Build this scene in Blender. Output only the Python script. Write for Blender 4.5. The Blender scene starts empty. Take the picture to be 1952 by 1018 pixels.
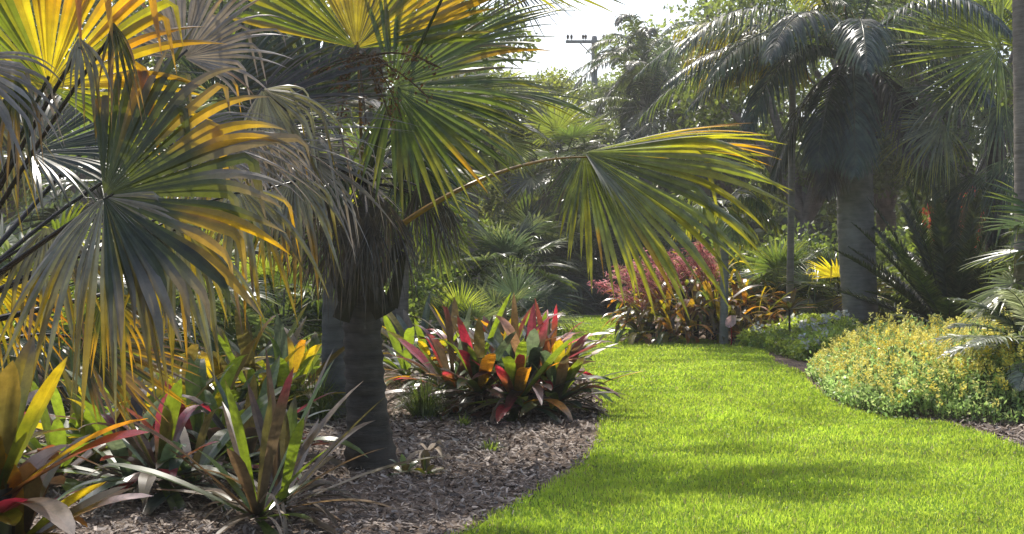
import bpy, bmesh, math
import numpy as np
from mathutils import Vector

# ------------------------------------------------------------------ basics
sc = bpy.context.scene
col = sc.collection
F = 2356.0            # focal length in source pixels (1952 wide)
EYE = 1.6             # camera height
HOR = 480.0           # horizon row
A3 = lambda *v: np.array(v, float)

def W(px, py, D):
    "world point seen at a source pixel, D metres in front of the camera"
    return A3((px - 976.0) / F * D, D, EYE + (HOR - py) / F * D)

def G(px, py):
    "ground point seen at a source pixel"
    D = EYE * F / (py - HOR)
    return A3((px - 976.0) / F * D, D, 0.0)

def nz(v):
    v = np.asarray(v, float)
    return v / np.maximum(np.linalg.norm(v, axis=-1, keepdims=True), 1e-9)

def sm(x, a, b):
    t = np.clip((x - a) / (b - a), 0, 1)
    return t * t * (3 - 2 * t)

RNG = lambda s: np.random.default_rng(s)

# ------------------------------------------------------------------ materials
def new_mat(name):
    m = bpy.data.materials.new(name)
    m.use_nodes = True
    nt = m.node_tree
    nt.nodes.clear()
    out = nt.nodes.new('ShaderNodeOutputMaterial')
    return m, nt, out

def leaf_mat(name, rough=0.32, trans=0.5, spec=0.5, nscale=7.0, bump=0.0):
    m, nt, out = new_mat(name)
    N, L = nt.nodes.new, nt.links.new
    a = N('ShaderNodeAttribute'); a.attribute_name = 'Col'
    b = N('ShaderNodeAttribute'); b.attribute_name = 'Tr'
    tc = N('ShaderNodeTexCoord')
    no = N('ShaderNodeTexNoise'); no.inputs['Scale'].default_value = nscale
    no.inputs['Detail'].default_value = 4.0; no.inputs['Roughness'].default_value = 0.65
    L(tc.outputs['Object'], no.inputs['Vector'])
    mr = N('ShaderNodeMapRange')
    mr.inputs['From Min'].default_value = 0.3; mr.inputs['From Max'].default_value = 0.7
    mr.inputs['To Min'].default_value = 0.6; mr.inputs['To Max'].default_value = 1.35
    L(no.outputs['Fac'], mr.inputs['Value'])
    v1 = N('ShaderNodeVectorMath'); v1.operation = 'SCALE'
    L(a.outputs['Color'], v1.inputs[0]); L(mr.outputs[0], v1.inputs['Scale'])
    v2 = N('ShaderNodeVectorMath'); v2.operation = 'SCALE'
    L(b.outputs['Color'], v2.inputs[0]); L(mr.outputs[0], v2.inputs['Scale'])
    p = N('ShaderNodeBsdfPrincipled')
    p.inputs['Roughness'].default_value = rough
    p.inputs['Specular IOR Level'].default_value = spec
    L(v1.outputs[0], p.inputs['Base Color'])
    t = N('ShaderNodeBsdfTranslucent')
    L(v2.outputs[0], t.inputs['Color'])
    ad = N('ShaderNodeMixShader'); ad.inputs['Fac'].default_value = trans
    L(p.outputs[0], ad.inputs[1]); L(t.outputs[0], ad.inputs[2])
    L(ad.outputs[0], out.inputs['Surface'])
    if bump:
        bp = N('ShaderNodeBump'); bp.inputs['Strength'].default_value = bump
        bp.inputs['Distance'].default_value = 0.01
        n2 = N('ShaderNodeTexNoise'); n2.inputs['Scale'].default_value = 40
        L(tc.outputs['Object'], n2.inputs['Vector'])
        L(n2.outputs['Fac'], bp.inputs['Height']); L(bp.outputs[0], p.inputs['Normal'])
    return m

def trunk_mat(name, c0, c1, ring=9.0, strength=0.7):
    m, nt, out = new_mat(name)
    N, L = nt.nodes.new, nt.links.new
    tc = N('ShaderNodeTexCoord')
    mp = N('ShaderNodeMapping'); mp.inputs['Scale'].default_value = (1, 1, ring)
    L(tc.outputs['Object'], mp.inputs['Vector'])
    n1 = N('ShaderNodeTexNoise'); n1.inputs['Scale'].default_value = 3.0
    n1.inputs['Detail'].default_value = 7; n1.inputs['Roughness'].default_value = 0.7
    L(mp.outputs[0], n1.inputs['Vector'])
    n2 = N('ShaderNodeTexNoise'); n2.inputs['Scale'].default_value = 5.0
    n2.inputs['Detail'].default_value = 5
    L(tc.outputs['Object'], n2.inputs['Vector'])
    mx = N('ShaderNodeMath'); mx.operation = 'MULTIPLY_ADD'
    mx.inputs[1].default_value = 0.5
    L(n1.outputs['Fac'], mx.inputs[0])
    hm = N('ShaderNodeMath'); hm.operation = 'MULTIPLY'; hm.inputs[1].default_value = 0.5
    L(n2.outputs['Fac'], hm.inputs[0]); L(hm.outputs[0], mx.inputs[2])
    cr = N('ShaderNodeValToRGB')
    cr.color_ramp.elements[0].position = 0.32; cr.color_ramp.elements[0].color = (*c0, 1)
    cr.color_ramp.elements[1].position = 0.66; cr.color_ramp.elements[1].color = (*c1, 1)
    L(mx.outputs[0], cr.inputs['Fac'])
    p = N('ShaderNodeBsdfPrincipled'); p.inputs['Roughness'].default_value = 0.85
    p.inputs['Specular IOR Level'].default_value = 0.2
    L(cr.outputs[0], p.inputs['Base Color'])
    bp = N('ShaderNodeBump'); bp.inputs['Strength'].default_value = strength
    bp.inputs['Distance'].default_value = 0.03
    L(mx.outputs[0], bp.inputs['Height']); L(bp.outputs[0], p.inputs['Normal'])
    L(p.outputs[0], out.inputs['Surface'])
    return m

def ground_mat(name, stops, scale=18.0, rough=0.95):
    m, nt, out = new_mat(name)
    N, L = nt.nodes.new, nt.links.new
    tc = N('ShaderNodeTexCoord')
    n1 = N('ShaderNodeTexNoise'); n1.inputs['Scale'].default_value = scale
    n1.inputs['Detail'].default_value = 9; n1.inputs['Roughness'].default_value = 0.75
    n2 = N('ShaderNodeTexNoise'); n2.inputs['Scale'].default_value = 0.9
    n2.inputs['Detail'].default_value = 4
    L(tc.outputs['Object'], n1.inputs['Vector']); L(tc.outputs['Object'], n2.inputs['Vector'])
    mx = N('ShaderNodeMath'); mx.operation = 'MULTIPLY_ADD'; mx.inputs[1].default_value = 0.7
    hm = N('ShaderNodeMath'); hm.operation = 'MULTIPLY'; hm.inputs[1].default_value = 0.3
    L(n2.outputs['Fac'], hm.inputs[0]); L(n1.outputs['Fac'], mx.inputs[0]); L(hm.outputs[0], mx.inputs[2])
    cr = N('ShaderNodeValToRGB')
    e = cr.color_ramp.elements
    e[0].position, e[0].color = stops[0][0], (*stops[0][1], 1)
    e[1].position, e[1].color = stops[-1][0], (*stops[-1][1], 1)
    for q, c in stops[1:-1]:
        k = e.new(q); k.color = (*c, 1)
    L(mx.outputs[0], cr.inputs['Fac'])
    p = N('ShaderNodeBsdfPrincipled'); p.inputs['Roughness'].default_value = rough
    p.inputs['Specular IOR Level'].default_value = 0.15
    L(cr.outputs[0], p.inputs['Base Color'])
    bp = N('ShaderNodeBump'); bp.inputs['Strength'].default_value = 0.8; bp.inputs['Distance'].default_value = 0.03
    L(n1.outputs['Fac'], bp.inputs['Height']); L(bp.outputs[0], p.inputs['Normal'])
    L(p.outputs[0], out.inputs['Surface'])
    return m

M_LEAF = leaf_mat('palm_leaf', 0.27, 0.48, 0.75)
M_FAR = leaf_mat('far_leaf', 0.30, 0.45, 0.7, 2.0)
M_BROM = leaf_mat('bromeliad_leaf', 0.3, 0.46, 0.8, 20.0)
M_GRASS = leaf_mat('grass_blade', 0.36, 0.52, 0.5, 1.2)
M_DRY = leaf_mat('dry_matter', 0.7, 0.2, 0.25, 11.0)
M_FLOWER = leaf_mat('petal', 0.55, 0.4, 0.25, 12.0)
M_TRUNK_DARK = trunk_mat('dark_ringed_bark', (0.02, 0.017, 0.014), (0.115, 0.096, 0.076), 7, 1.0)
M_TRUNK_GREY = trunk_mat('grey_ringed_bark', (0.12, 0.115, 0.105), (0.30, 0.285, 0.26), 7, 0.6)
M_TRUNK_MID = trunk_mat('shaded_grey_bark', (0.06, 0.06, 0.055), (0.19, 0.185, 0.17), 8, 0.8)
M_TRUNK_BROWN = trunk_mat('brown_bark', (0.10, 0.085, 0.075), (0.28, 0.24, 0.21), 14, 0.8)
M_WOOD = trunk_mat('weathered_wood', (0.26, 0.24, 0.23), (0.40, 0.37, 0.34), 0.3, 0.4)
M_MULCH = ground_mat('bark_mulch', [(0.3, (0.05, 0.037, 0.028)), (0.48, (0.17, 0.125, 0.095)), (0.68, (0.36, 0.285, 0.225))], 26)
M_TURF = ground_mat('turf_soil', [(0.3, (0.05, 0.085, 0.008)), (0.5, (0.13, 0.22, 0.018)), (0.7, (0.20, 0.31, 0.03))], 30)
M_GLASS = trunk_mat('brown_glazed_ceramic', (0.10, 0.07, 0.06), (0.14, 0.1, 0.08), 1, 0.05)

# ------------------------------------------------------------------ mesh building
class MB:
    def __init__(self):
        self.v, self.q, self.c, self.t, self.n = [], [], [], [], 0
    def add(self, v, q, c, t):
        v = np.asarray(v, float).reshape(-1, 3)
        self.v.append(v); self.q.append(np.asarray(q, np.int64).reshape(-1, 4) + self.n)
        self.c.append(np.broadcast_to(np.asarray(c, float), v.shape).reshape(-1, 3))
        self.t.append(np.broadcast_to(np.asarray(t, float), v.shape).reshape(-1, 3))
        self.n += len(v)
        return self
    def build(self, name, mat, parent=None, smooth=True):
        v = np.concatenate(self.v); q = np.concatenate(self.q)
        c = np.concatenate(self.c); t = np.concatenate(self.t)
        if parent is not None:
            o = parent
            while o is not None:
                v = v - np.array(o.location); o = o.parent
        me = bpy.data.meshes.new(name)
        me.vertices.add(len(v)); me.vertices.foreach_set('co', v.astype(np.float32).ravel())
        nq = len(q)
        me.loops.add(nq * 4); me.loops.foreach_set('vertex_index', q.astype(np.int32).ravel())
        me.polygons.add(nq)
        me.polygons.foreach_set('loop_start', np.arange(0, nq * 4, 4, dtype=np.int32))
        me.polygons.foreach_set('loop_total', np.full(nq, 4, np.int32))
        me.polygons.foreach_set('use_smooth', np.full(nq, smooth))
        for nm, arr in (('Col', c), ('Tr', t)):
            at = me.color_attributes.new(nm, 'FLOAT_COLOR', 'POINT')
            rgba = np.ones((len(v), 4), np.float32); rgba[:, :3] = np.clip(arr, 0, 1)
            at.data.foreach_set('color', rgba.ravel())
        me.update(); me.validate()
        me.materials.append(mat)
        ob = bpy.data.objects.new(name, me)
        col.objects.link(ob)
        if parent is not None:
            ob.parent = parent
        return ob

def tag(o, label=None, cat=None, group=None, kind=None):
    if label: o['label'] = label
    if cat: o['category'] = cat
    if group: o['group'] = group
    if kind: o['kind'] = kind
    return o

def thing(name, label, cat, loc, group=None):
    o = bpy.data.objects.new(name, None)
    o.empty_display_size = 0.1
    o.location = tuple(float(x) for x in loc)
    col.objects.link(o)
    return tag(o, label, cat, group)

def sweep(mb, P0, u, L, nrm, droop, W_, C, T, dstart=0.3, pw=1.2, fold=0.3, brk=None, twist=None, s0=0.0):
    """N ribbon leaves at once. P0,u,nrm: N x 3; L, droop: N; W_ (half width, metres): N x K; C,T: N x K x 3."""
    N, K = W_.shape
    s = np.linspace(s0, 1, K)
    g = droop[:, None] * np.maximum(0, s - dstart)[None] ** pw * 3.0
    D = u[:, None, :] + np.zeros((N, K, 1))
    D = D.copy(); D[..., 2] -= g
    if brk is not None:                                   # sharp bend: the end hangs down
        on = s[None] > brk[:, None]
        hang = u[:, None, :] * 0.22 + A3(0, 0, -1)
        D = np.where(on[..., None], hang, D)
    D = nz(D)
    ds = (1 - s0) / (K - 1)
    P = P0[:, None] + u[:, None] * (s0 * L)[:, None, None] + \
        np.concatenate([np.zeros((N, 1, 3)), np.cumsum(0.5 * (D[:, 1:] + D[:, :-1]), 1)], 1) * (ds * L)[:, None, None]
    n = nrm[:, None] - (D * nrm[:, None]).sum(-1, keepdims=True) * D
    n = nz(n)
    S = np.cross(D, n)
    if twist is not None:
        a = twist[:, None] * np.maximum(0, s - dstart)[None]
        ca, sa = np.cos(a)[..., None], np.sin(a)[..., None]
        S, n = S * ca + n * sa, n * ca - S * sa
    w = W_[..., None]
    Lf, Rt, Ce = P - S * w, P + S * w, P + n * w * fold
    V = np.stack([Lf, Ce, Ce, Rt], 2)                     # N K 4 3
    idx = np.arange(N * K * 4).reshape(N, K, 4)
    q1 = np.stack([idx[:, :-1, 0], idx[:, :-1, 1], idx[:, 1:, 1], idx[:, 1:, 0]], -1)
    q2 = np.stack([idx[:, :-1, 2], idx[:, :-1, 3], idx[:, 1:, 3], idx[:, 1:, 2]], -1)
    q = np.concatenate([q1.reshape(-1, 4), q2.reshape(-1, 4)])
    c4 = np.repeat(C[:, :, None], 4, 2); t4 = np.repeat(T[:, :, None], 4, 2)
    mb.add(V, q, c4.reshape(-1, 3), t4.reshape(-1, 3))
    return P

def tube(mb, pts, rad, c=(0.1, 0.1, 0.1), t=(0, 0, 0), m=8, flat=1.0):
    pts = np.asarray(pts, float); k = len(pts)
    rad = np.broadcast_to(np.asarray(rad, float), (k,))
    T = nz(np.gradient(pts, axis=0))
    ref = A3(0, 0, 1) if abs(T[0, 2]) < 0.9 else A3(1, 0, 0)
    B = nz(np.cross(T, ref)); U = np.cross(B, T)
    a = np.linspace(0, 2 * math.pi, m, endpoint=False)
    V = pts[:, None] + rad[:, None, None] * (np.cos(a)[None, :, None] * B[:, None] + flat * np.sin(a)[None, :, None] * U[:, None])
    i = np.arange(k * m).reshape(k, m)
    q = np.stack([i[:-1], np.roll(i[:-1], -1, 1), np.roll(i[1:], -1, 1), i[1:]], -1).reshape(-1, 4)
    c = np.asarray(c, float)
    if c.ndim == 2: c = np.repeat(c, m, 0)
    mb.add(V, q, c, t)

def bez(a, b, c, n=12):
    s = np.linspace(0, 1, n)[:, None]
    return (1 - s) ** 2 * a + 2 * s * (1 - s) * b + s * s * c

# ------------------------------------------------------------------ colour sets: (col0, tr0, col1(tip), tr1, start of tip colour)
PAL = dict(
    green=((0.055, 0.095, 0.028), (0.20, 0.27, 0.02), (0.10, 0.12, 0.03), (0.42, 0.40, 0.02), 0.6),
    olive=((0.04, 0.056, 0.016), (0.115, 0.13, 0.010), (0.20, 0.16, 0.10), (0.66, 0.36, 0.01), 0.46),
    yellow=((0.13, 0.12, 0.02), (0.70, 0.56, 0.015), (0.20, 0.14, 0.05), (0.85, 0.48, 0.01), 0.5),
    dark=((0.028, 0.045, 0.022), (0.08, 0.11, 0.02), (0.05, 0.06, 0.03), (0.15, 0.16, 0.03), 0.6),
    grey=((0.26, 0.24, 0.215), (0.22, 0.17, 0.10), (0.36, 0.335, 0.315), (0.26, 0.2, 0.14), 0.4),
    ashen=((0.40, 0.36, 0.29), (0.17, 0.16, 0.03), (0.09, 0.085, 0.03), (0.46, 0.33, 0.014), 0.55),
    pale=((0.34, 0.37, 0.31), (0.45, 0.5, 0.25), (0.45, 0.48, 0.40), (0.5, 0.55, 0.28), 0.4),
    wheel=((0.04, 0.056, 0.016), (0.12, 0.14, 0.010), (0.24, 0.22, 0.195), (0.24, 0.17, 0.06), 0.58),
    strand=((0.10, 0.11, 0.03), (0.42, 0.42, 0.03), (0.13, 0.13, 0.03), (0.65, 0.60, 0.02), 0.4),
    brown=((0.075, 0.065, 0.05), (0.06, 0.045, 0.02), (0.14, 0.12, 0.10), (0.10, 0.07, 0.03), 0.4),
    pend=((0.20, 0.20, 0.17), (0.30, 0.36, 0.02), (0.14, 0.14, 0.05), (0.60, 0.56, 0.02), 0.5),  # grey base colour imitates the sheen reflected off the upper leaf side
    blue=((0.055, 0.085, 0.065), (0.10, 0.15, 0.06), (0.09, 0.12, 0.09), (0.16, 0.2, 0.08), 0.5),
    silver=((0.10, 0.13, 0.095), (0.16, 0.22, 0.06), (0.18, 0.20, 0.14), (0.26, 0.30, 0.08), 0.4),
    lime=((0.10, 0.15, 0.03), (0.42, 0.52, 0.04), (0.14, 0.19, 0.05), (0.5, 0.55, 0.06), 0.5),
    mid=((0.05, 0.085, 0.03), (0.17, 0.25, 0.03), (0.09, 0.12, 0.04), (0.28, 0.33, 0.04), 0.5),
    gold=((0.14, 0.13, 0.03), (0.75, 0.62, 0.02), (0.18, 0.15, 0.03), (0.95, 0.74, 0.02), 0.3),
)

def paint(pal, N, s, rng, patch=0.0):
    c0, t0, c1, t1, e = [np.asarray(x, float) for x in PAL[pal]]
    st = e + rng.uniform(-0.3, 0.3, N)[:, None]
    f = sm(s[None], st, st + 0.3)[..., None]
    jit = rng.uniform(0.7, 1.3, N)[:, None, None]
    C = (c0 + (c1 - c0) * f) * jit; T = (t0 + (t1 - t0) * f) * jit
    if patch > 0:                                           # whole segments turned yellow or dry
        r = rng.random(N)
        yb = (r < patch)[:, None, None]; db = (r > 1 - patch * 0.6)[:, None, None]
        h = sm(s[None], rng.uniform(0.1, 0.6, N)[:, None], rng.uniform(0.65, 0.9, N)[:, None])[..., None]
        C = np.where(yb, C * (1 - h) + A3(0.17, 0.12, 0.03) * h, C); T = np.where(yb, T * (1 - h) + A3(0.85, 0.46, 0.01) * h, T)
        C = np.where(db, C * (1 - h) + A3(0.22, 0.18, 0.14) * h, C); T = np.where(db, T * (1 - h) + A3(0.22, 0.12, 0.04) * h, T)
    return C, T

def fan(mb, hub, d, n, L, A=2.2, nseg=44, fuse=0.45, droop=0.25, dstart=0.4, brk=0.0, brk_at=(0.5, 0.85),
        asym=0.0, pal='green', patch=0.0, seed=0, K=10, cup=0.12, fold=0.4, ragged=0.1, tex=1.3, ypatch=()):
    rng = RNG(seed)
    d = nz(d); n = np.asarray(n, float); n = nz(n - n.dot(d) * d); t = np.cross(n, d)
    th = np.linspace(-A, A, nseg)
    dth = th[1] - th[0]
    u = np.cos(th)[:, None] * d + np.sin(th)[:, None] * t + (np.abs(th) / A)[:, None] * cup * n
    u = nz(u + rng.normal(0, 0.018, (nseg, 3)))
    Li = L * (1 - 0.28 * (np.abs(th) / A) ** 2) * (1 + asym * th / A) * rng.uniform(1 - ragged, 1 + ragged * 0.6, nseg)
    s = np.linspace(0.02, 1, K)
    wf = np.tan(dth / 2) * np.minimum(s, fuse) * 1.06
    tp = np.clip((s - fuse) / (1 - fuse), 0, 1)
    wf = wf * (1 - tp ** tex * 0.97)
    Wd = Li[:, None] * wf[None]
    dr = droop * rng.uniform(0.5, 1.6, nseg)
    b = None
    if brk > 0:
        b = np.where(rng.random(nseg) < brk, rng.uniform(*brk_at, nseg), 9.0)
    C, T = paint(pal, nseg, s, rng, patch)
    if pal == 'yellow':                                     # uneven yellow, orange, green and dried sectors
        wv = (np.sin(th * 2.3 + seed) + np.sin(th * 5.1 + 2 * seed) * .6 + rng.normal(0, .45, nseg))[:, None, None]
        gm = np.clip(wv - .15, 0, 1) * np.ones((1, K, 1)); om = np.clip(-wv - .25, 0, 1) * sm(s, .15, .6)[None, :, None]
        T = T * (1 - gm) + A3(.24, .31, .015) * gm; T = T * (1 - om) + A3(.80, .33, .008) * om; C = C * (1 - gm) + A3(.06, .09, .02) * gm
    for t0, t1 in ypatch:                                   # bright yellow sectors
        m = ((th > t0) & (th < t1))[:, None]
        a0 = rng.uniform(.3, .5, nseg)[:, None]
        h = (sm(s[None], a0, a0 + .15) * (1 - sm(s[None], .78 + .1 * rng.random((nseg, 1)), .97)) * m * rng.uniform(.5, 1, (nseg, 1)))[..., None]
        C = C * (1 - h) + A3(.2, .15, .02) * h; T = T * (1 - h) + A3(.95, .55, .01) * h
    tw = rng.normal(0, 0.9, nseg)
    nn = np.broadcast_to(n, (nseg, 3))
    sweep(mb, np.broadcast_to(hub, (nseg, 3)), u, Li, nn, dr, Wd, C, T, dstart, 1.2, fold, b, tw, s0=0.02)

PET = {'y': ((0.16, 0.11, 0.03), (0.3, 0.2, 0.02)), 'g': ((0.07, 0.085, 0.03), (0, 0, 0)), 'd': ((0.05, 0.042, 0.03), (0, 0, 0)), 'o': ((0.42, 0.22, 0.02), (0.1, 0.05, 0))}

def petiole(mb, a, c, hub, r0=0.02, r1=0.012, kind='g', spines=0, seed=0):
    p = bez(np.asarray(a), np.asarray(c), np.asarray(hub), 16)
    C, T = PET[kind]
    tube(mb, p, np.linspace(r0, r1, 16), C, T, 8, 0.6)
    if spines:
        rng = RNG(seed)
        s = rng.uniform(0.1, 0.95, spines); i = s * 15; j = i.astype(int)
        q = p[j] + (p[np.minimum(j + 1, 15)] - p[j]) * (i - j)[:, None]
        dd = nz(rng.normal(0, 1, (spines, 3)) * A3(0.3, 1, 1))
        Wd = np.repeat(np.array([[0.006, 0.001]]), spines, 0)
        cc = np.broadcast_to(C, (spines, 2, 3))
        sweep(mb, q, dd, np.full(spines, 0.03), np.roll(dd, 1, 1), np.zeros(spines), Wd, cc, np.broadcast_to(T, (spines, 2, 3)))

def feather(mb, p0, d0, Lr, sag, lw=0.5, nl=46, pal='blue', droop=0.6, seed=0, vee=0.25, start=0.14, K=5, wid=0.016,
            rach=0.018, plane=None, patch=0.0, stiff_tip=0.0, rc=None, sweepf=0.55, spow=1.3):
    rng = RNG(seed)
    n = 20; s = np.linspace(0, 1, n)
    d = nz(np.asarray(d0, float)[None] + A3(0, 0, -1)[None] * (sag * s ** spow)[:, None])
    P = np.asarray(p0) + np.concatenate([np.zeros((1, 3)), np.cumsum(0.5 * (d[1:] + d[:-1]), 0)]) * Lr / (n - 1)
    rcol = rc if rc is not None else (0.10, 0.12, 0.05)
    tube(mb, P, rach * (1 - 0.85 * s), rcol, (0.02, 0.03, 0.005), 6)
    ls = np.linspace(start, 0.995, nl)
    i = ls * (n - 1); j = np.minimum(i.astype(int), n - 2); f = (i - j)[:, None]
    Q = P[j] + (P[j + 1] - P[j]) * f
    T = nz(d[j] + (d[j + 1] - d[j]) * f)
    up = A3(0, 0, 1) if plane is None else np.asarray(plane, float)
    B = np.cross(T, up[None]); B = nz(B + 1e-4); U = nz(np.cross(B, T))
    pr = np.sin(np.clip((ls - start) / (1 - start), 0, 1) * math.pi * 0.86 + 0.32)
    for sg in (-1, 1):
        sw = sweepf + 0.6 * ls[:, None]
        u = nz(sg * B + T * sw + U * (vee + rng.normal(0, 0.12, (nl, 1))) + rng.normal(0, 0.05, (nl, 3)))
        Ln = lw * np.clip(pr, 0.18, 1) * rng.uniform(0.85, 1.1, nl)
        ss = np.linspace(0, 1, K)
        prof = np.array([0.45, 1.0, 0.85, 0.55, 0.06]) if K == 5 else np.interp(ss, [0, .2, .6, 1], [.4, 1, .8, .05])
        Wd = wid * prof[None] * rng.uniform(0.8, 1.2, nl)[:, None]
        C, Tt = paint(pal, nl, ss, rng, patch)
        sweep(mb, Q, u, Ln, U, droop * rng.uniform(0.6, 1.4, nl), Wd, C, Tt, 0.1, 1.1, 0.35, None, rng.normal(0, .5, nl))
    return P

def trunk(name, base, top, r, parent, mat, rings=40, flare=1.4, bulge=0.0, boss=0.02, m=20, seed=0):
    rng = RNG(seed)
    k = rings * 3
    s = np.linspace(0, 1, k)
    pts = np.asarray(base) + (np.asarray(top) - np.asarray(base)) * s[:, None]
    pts[:, 0] += 0.25 * r * np.sin(s * 3 + seed); pts[:, 1] += 0.2 * r * np.sin(s * 2 + seed * 2)
    R = r * (1 + (flare - 1) * np.exp(-s * 7)) * (1 + bulge * np.sin(s * math.pi))
    R = R * (1 + boss * np.where(np.arange(k) % 3 == 0, 1, -0.6) * rng.uniform(0.3, 1.5, k))
    pts[0, 2] -= 0.05
    mb = MB(); tube(mb, pts, R, (0.1, 0.1, 0.1), (0, 0, 0), m)
    ob = mb.build(name, mat, parent)
    return ob

def cloud(mb, C, rad, n, size, c0, c1, tr, rng, up=0.4, elong=2.2, squash=1.0):
    "n small leaf blades spread in balls of radius rad about the centres C"
    C = np.asarray(C, float); rad = np.broadcast_to(np.asarray(rad, float), (len(C),))
    k = rng.integers(0, len(C), n)
    v = nz(rng.normal(0, 1, (n, 3))) * (rng.random((n, 1)) ** 0.45)
    v[:, 2] *= squash
    P = C[k] + v * rad[k][:, None]
    d = nz(rng.normal(0, 1, (n, 3)) + v * 0.8)
    nn = nz(rng.normal(0, 1, (n, 3)) + A3(0, 0, up * 2))
    S = nz(np.cross(d, nn)); sz = size * rng.uniform(0.6, 1.4, (n, 1))
    N2 = np.cross(S, d)
    V = np.stack([P, P + d * sz * 0.5 + S * sz / elong * 0.6 + N2 * sz * 0.07, P + d * sz, P + d * sz * 0.5 - S * sz / elong * 0.6 + N2 * sz * 0.07], 1)
    q = np.arange(n * 4).reshape(n, 4)
    f = rng.random((n, 1)); kk = (rng.random(len(C)) * 0.7 + 0.6)[k][:, None]
    c = (np.asarray(c0) * (1 - f) + np.asarray(c1) * f) * kk
    t = np.asarray(tr)[None] * rng.uniform(0.6, 1.3, (n, 1)) * kk
    mb.add(V, q, np.repeat(c, 4, 0), np.repeat(t, 4, 0))

# ------------------------------------------------------------------ plants
def fan_palm(label, base, h, r, n, L, pet, pals, seed, group=None, mat=None, nseg=32, el=(75, -45), droop=0.35, skirt=0, tr_mat=None, A=2.0, name='fan_palm', brk=0.15, rr=0.45, K=8):
    rng = RNG(seed)
    root = thing(name, label, 'palm', base, group)
    base = np.asarray(base, float); top = base + A3(0, 0, h)
    if h > 0.35:
        trunk('trunk', base, top, r, root, tr_mat or M_TRUNK_BROWN, max(8, int(h * 7)), 1.25, 0, 0.03, 14, seed)
    for i in range(n):
        az = i * 2.39996 + rng.uniform(-.3, .3) + seed
        e = math.radians(el[0] + (el[1] - el[0]) * (i / max(1, n - 1)) + rng.uniform(-8, 8))
        d = A3(math.cos(az) * math.cos(e), math.sin(az) * math.cos(e), math.sin(e))
        pl = pet * rng.uniform(0.8, 1.2)
        a = top + A3(math.cos(az), math.sin(az), 0) * r * 0.5
        hub = a + d * pl + A3(0, 0, -0.12 * pl)
        mb = MB()
        petiole(mb, a, a + d * pl * 0.55 + A3(0, 0, 0.05 * pl), hub, 0.016, 0.01, 'g')
        d2 = nz(d + A3(0, 0, -0.45 - 0.2 * rng.random()))
        side = np.cross(d2, A3(0, 0, 1)); nn = nz(np.cross(side, d2) + rng.normal(0, 0.25, 3))
        fan(mb, hub, d2, nn, L * rng.uniform(0.85, 1.15), A, nseg, rr, droop, 0.4, brk, pal=pals[i % len(pals)], seed=seed * 100 + i, K=K, cup=0.2)
        mb.build('frond', mat or M_FAR, root)
    for i in range(skirt):
        az = rng.uniform(0, 6.28)
        a = top + A3(math.cos(az) * r, math.sin(az) * r, -0.1 - 0.12 * i / max(1, skirt) * h)
        hub = a + A3(math.cos(az) * 0.25, math.sin(az) * 0.25, -pet * 0.3)
        mb = MB(); petiole(mb, a, a + A3(math.cos(az), math.sin(az), 0) * 0.25, hub, 0.014, 0.01, 'd')
        fan(mb, hub, A3(math.cos(az) * 0.25, math.sin(az) * 0.25, -1), A3(math.cos(az), math.sin(az), 0.2), L * 0.9, 0.9, 22, 0.5, 0.3, 0.3, pal='brown', seed=seed * 77 + i, K=6)
        o = mb.build('frond', mat or M_FAR, root); o['label'] = 'dead brown frond hanging against the trunk'
    return root

def feather_palm(label, base, h, r, n, Lr, pals, seed, group=None, lw=0.5, el=(80, -20), sag=1.1, droop=0.6, nl=42, tr_mat=None, bulge=0.0, name='feather_palm', wid=0.016, vee=0.25, flare=1.3):
    rng = RNG(seed)
    root = thing(name, label, 'palm', base, group)
    base = np.asarray(base, float); top = base + A3(0, 0, h)
    if h > 0.3:
        trunk('trunk', base, top, r, root, tr_mat or M_TRUNK_GREY, max(8, int(h * 6)), flare, bulge, 0.02, 16, seed)
    for i in range(n):
        az = i * 2.39996 + rng.uniform(-.3, .3) + seed
        e = math.radians(el[0] + (el[1] - el[0]) * (i / max(1, n - 1)) + rng.uniform(-8, 8))
        d = A3(math.cos(az) * math.cos(e), math.sin(az) * math.cos(e), math.sin(e))
        mb = MB()
        feather(mb, top + d * r * 0.4, d, Lr * rng.uniform(0.85, 1.1), sag, lw, nl, pals[i % len(pals)], droop, seed * 100 + i, vee, wid=wid)
        mb.build('frond', M_FAR, root)
    return root

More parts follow.
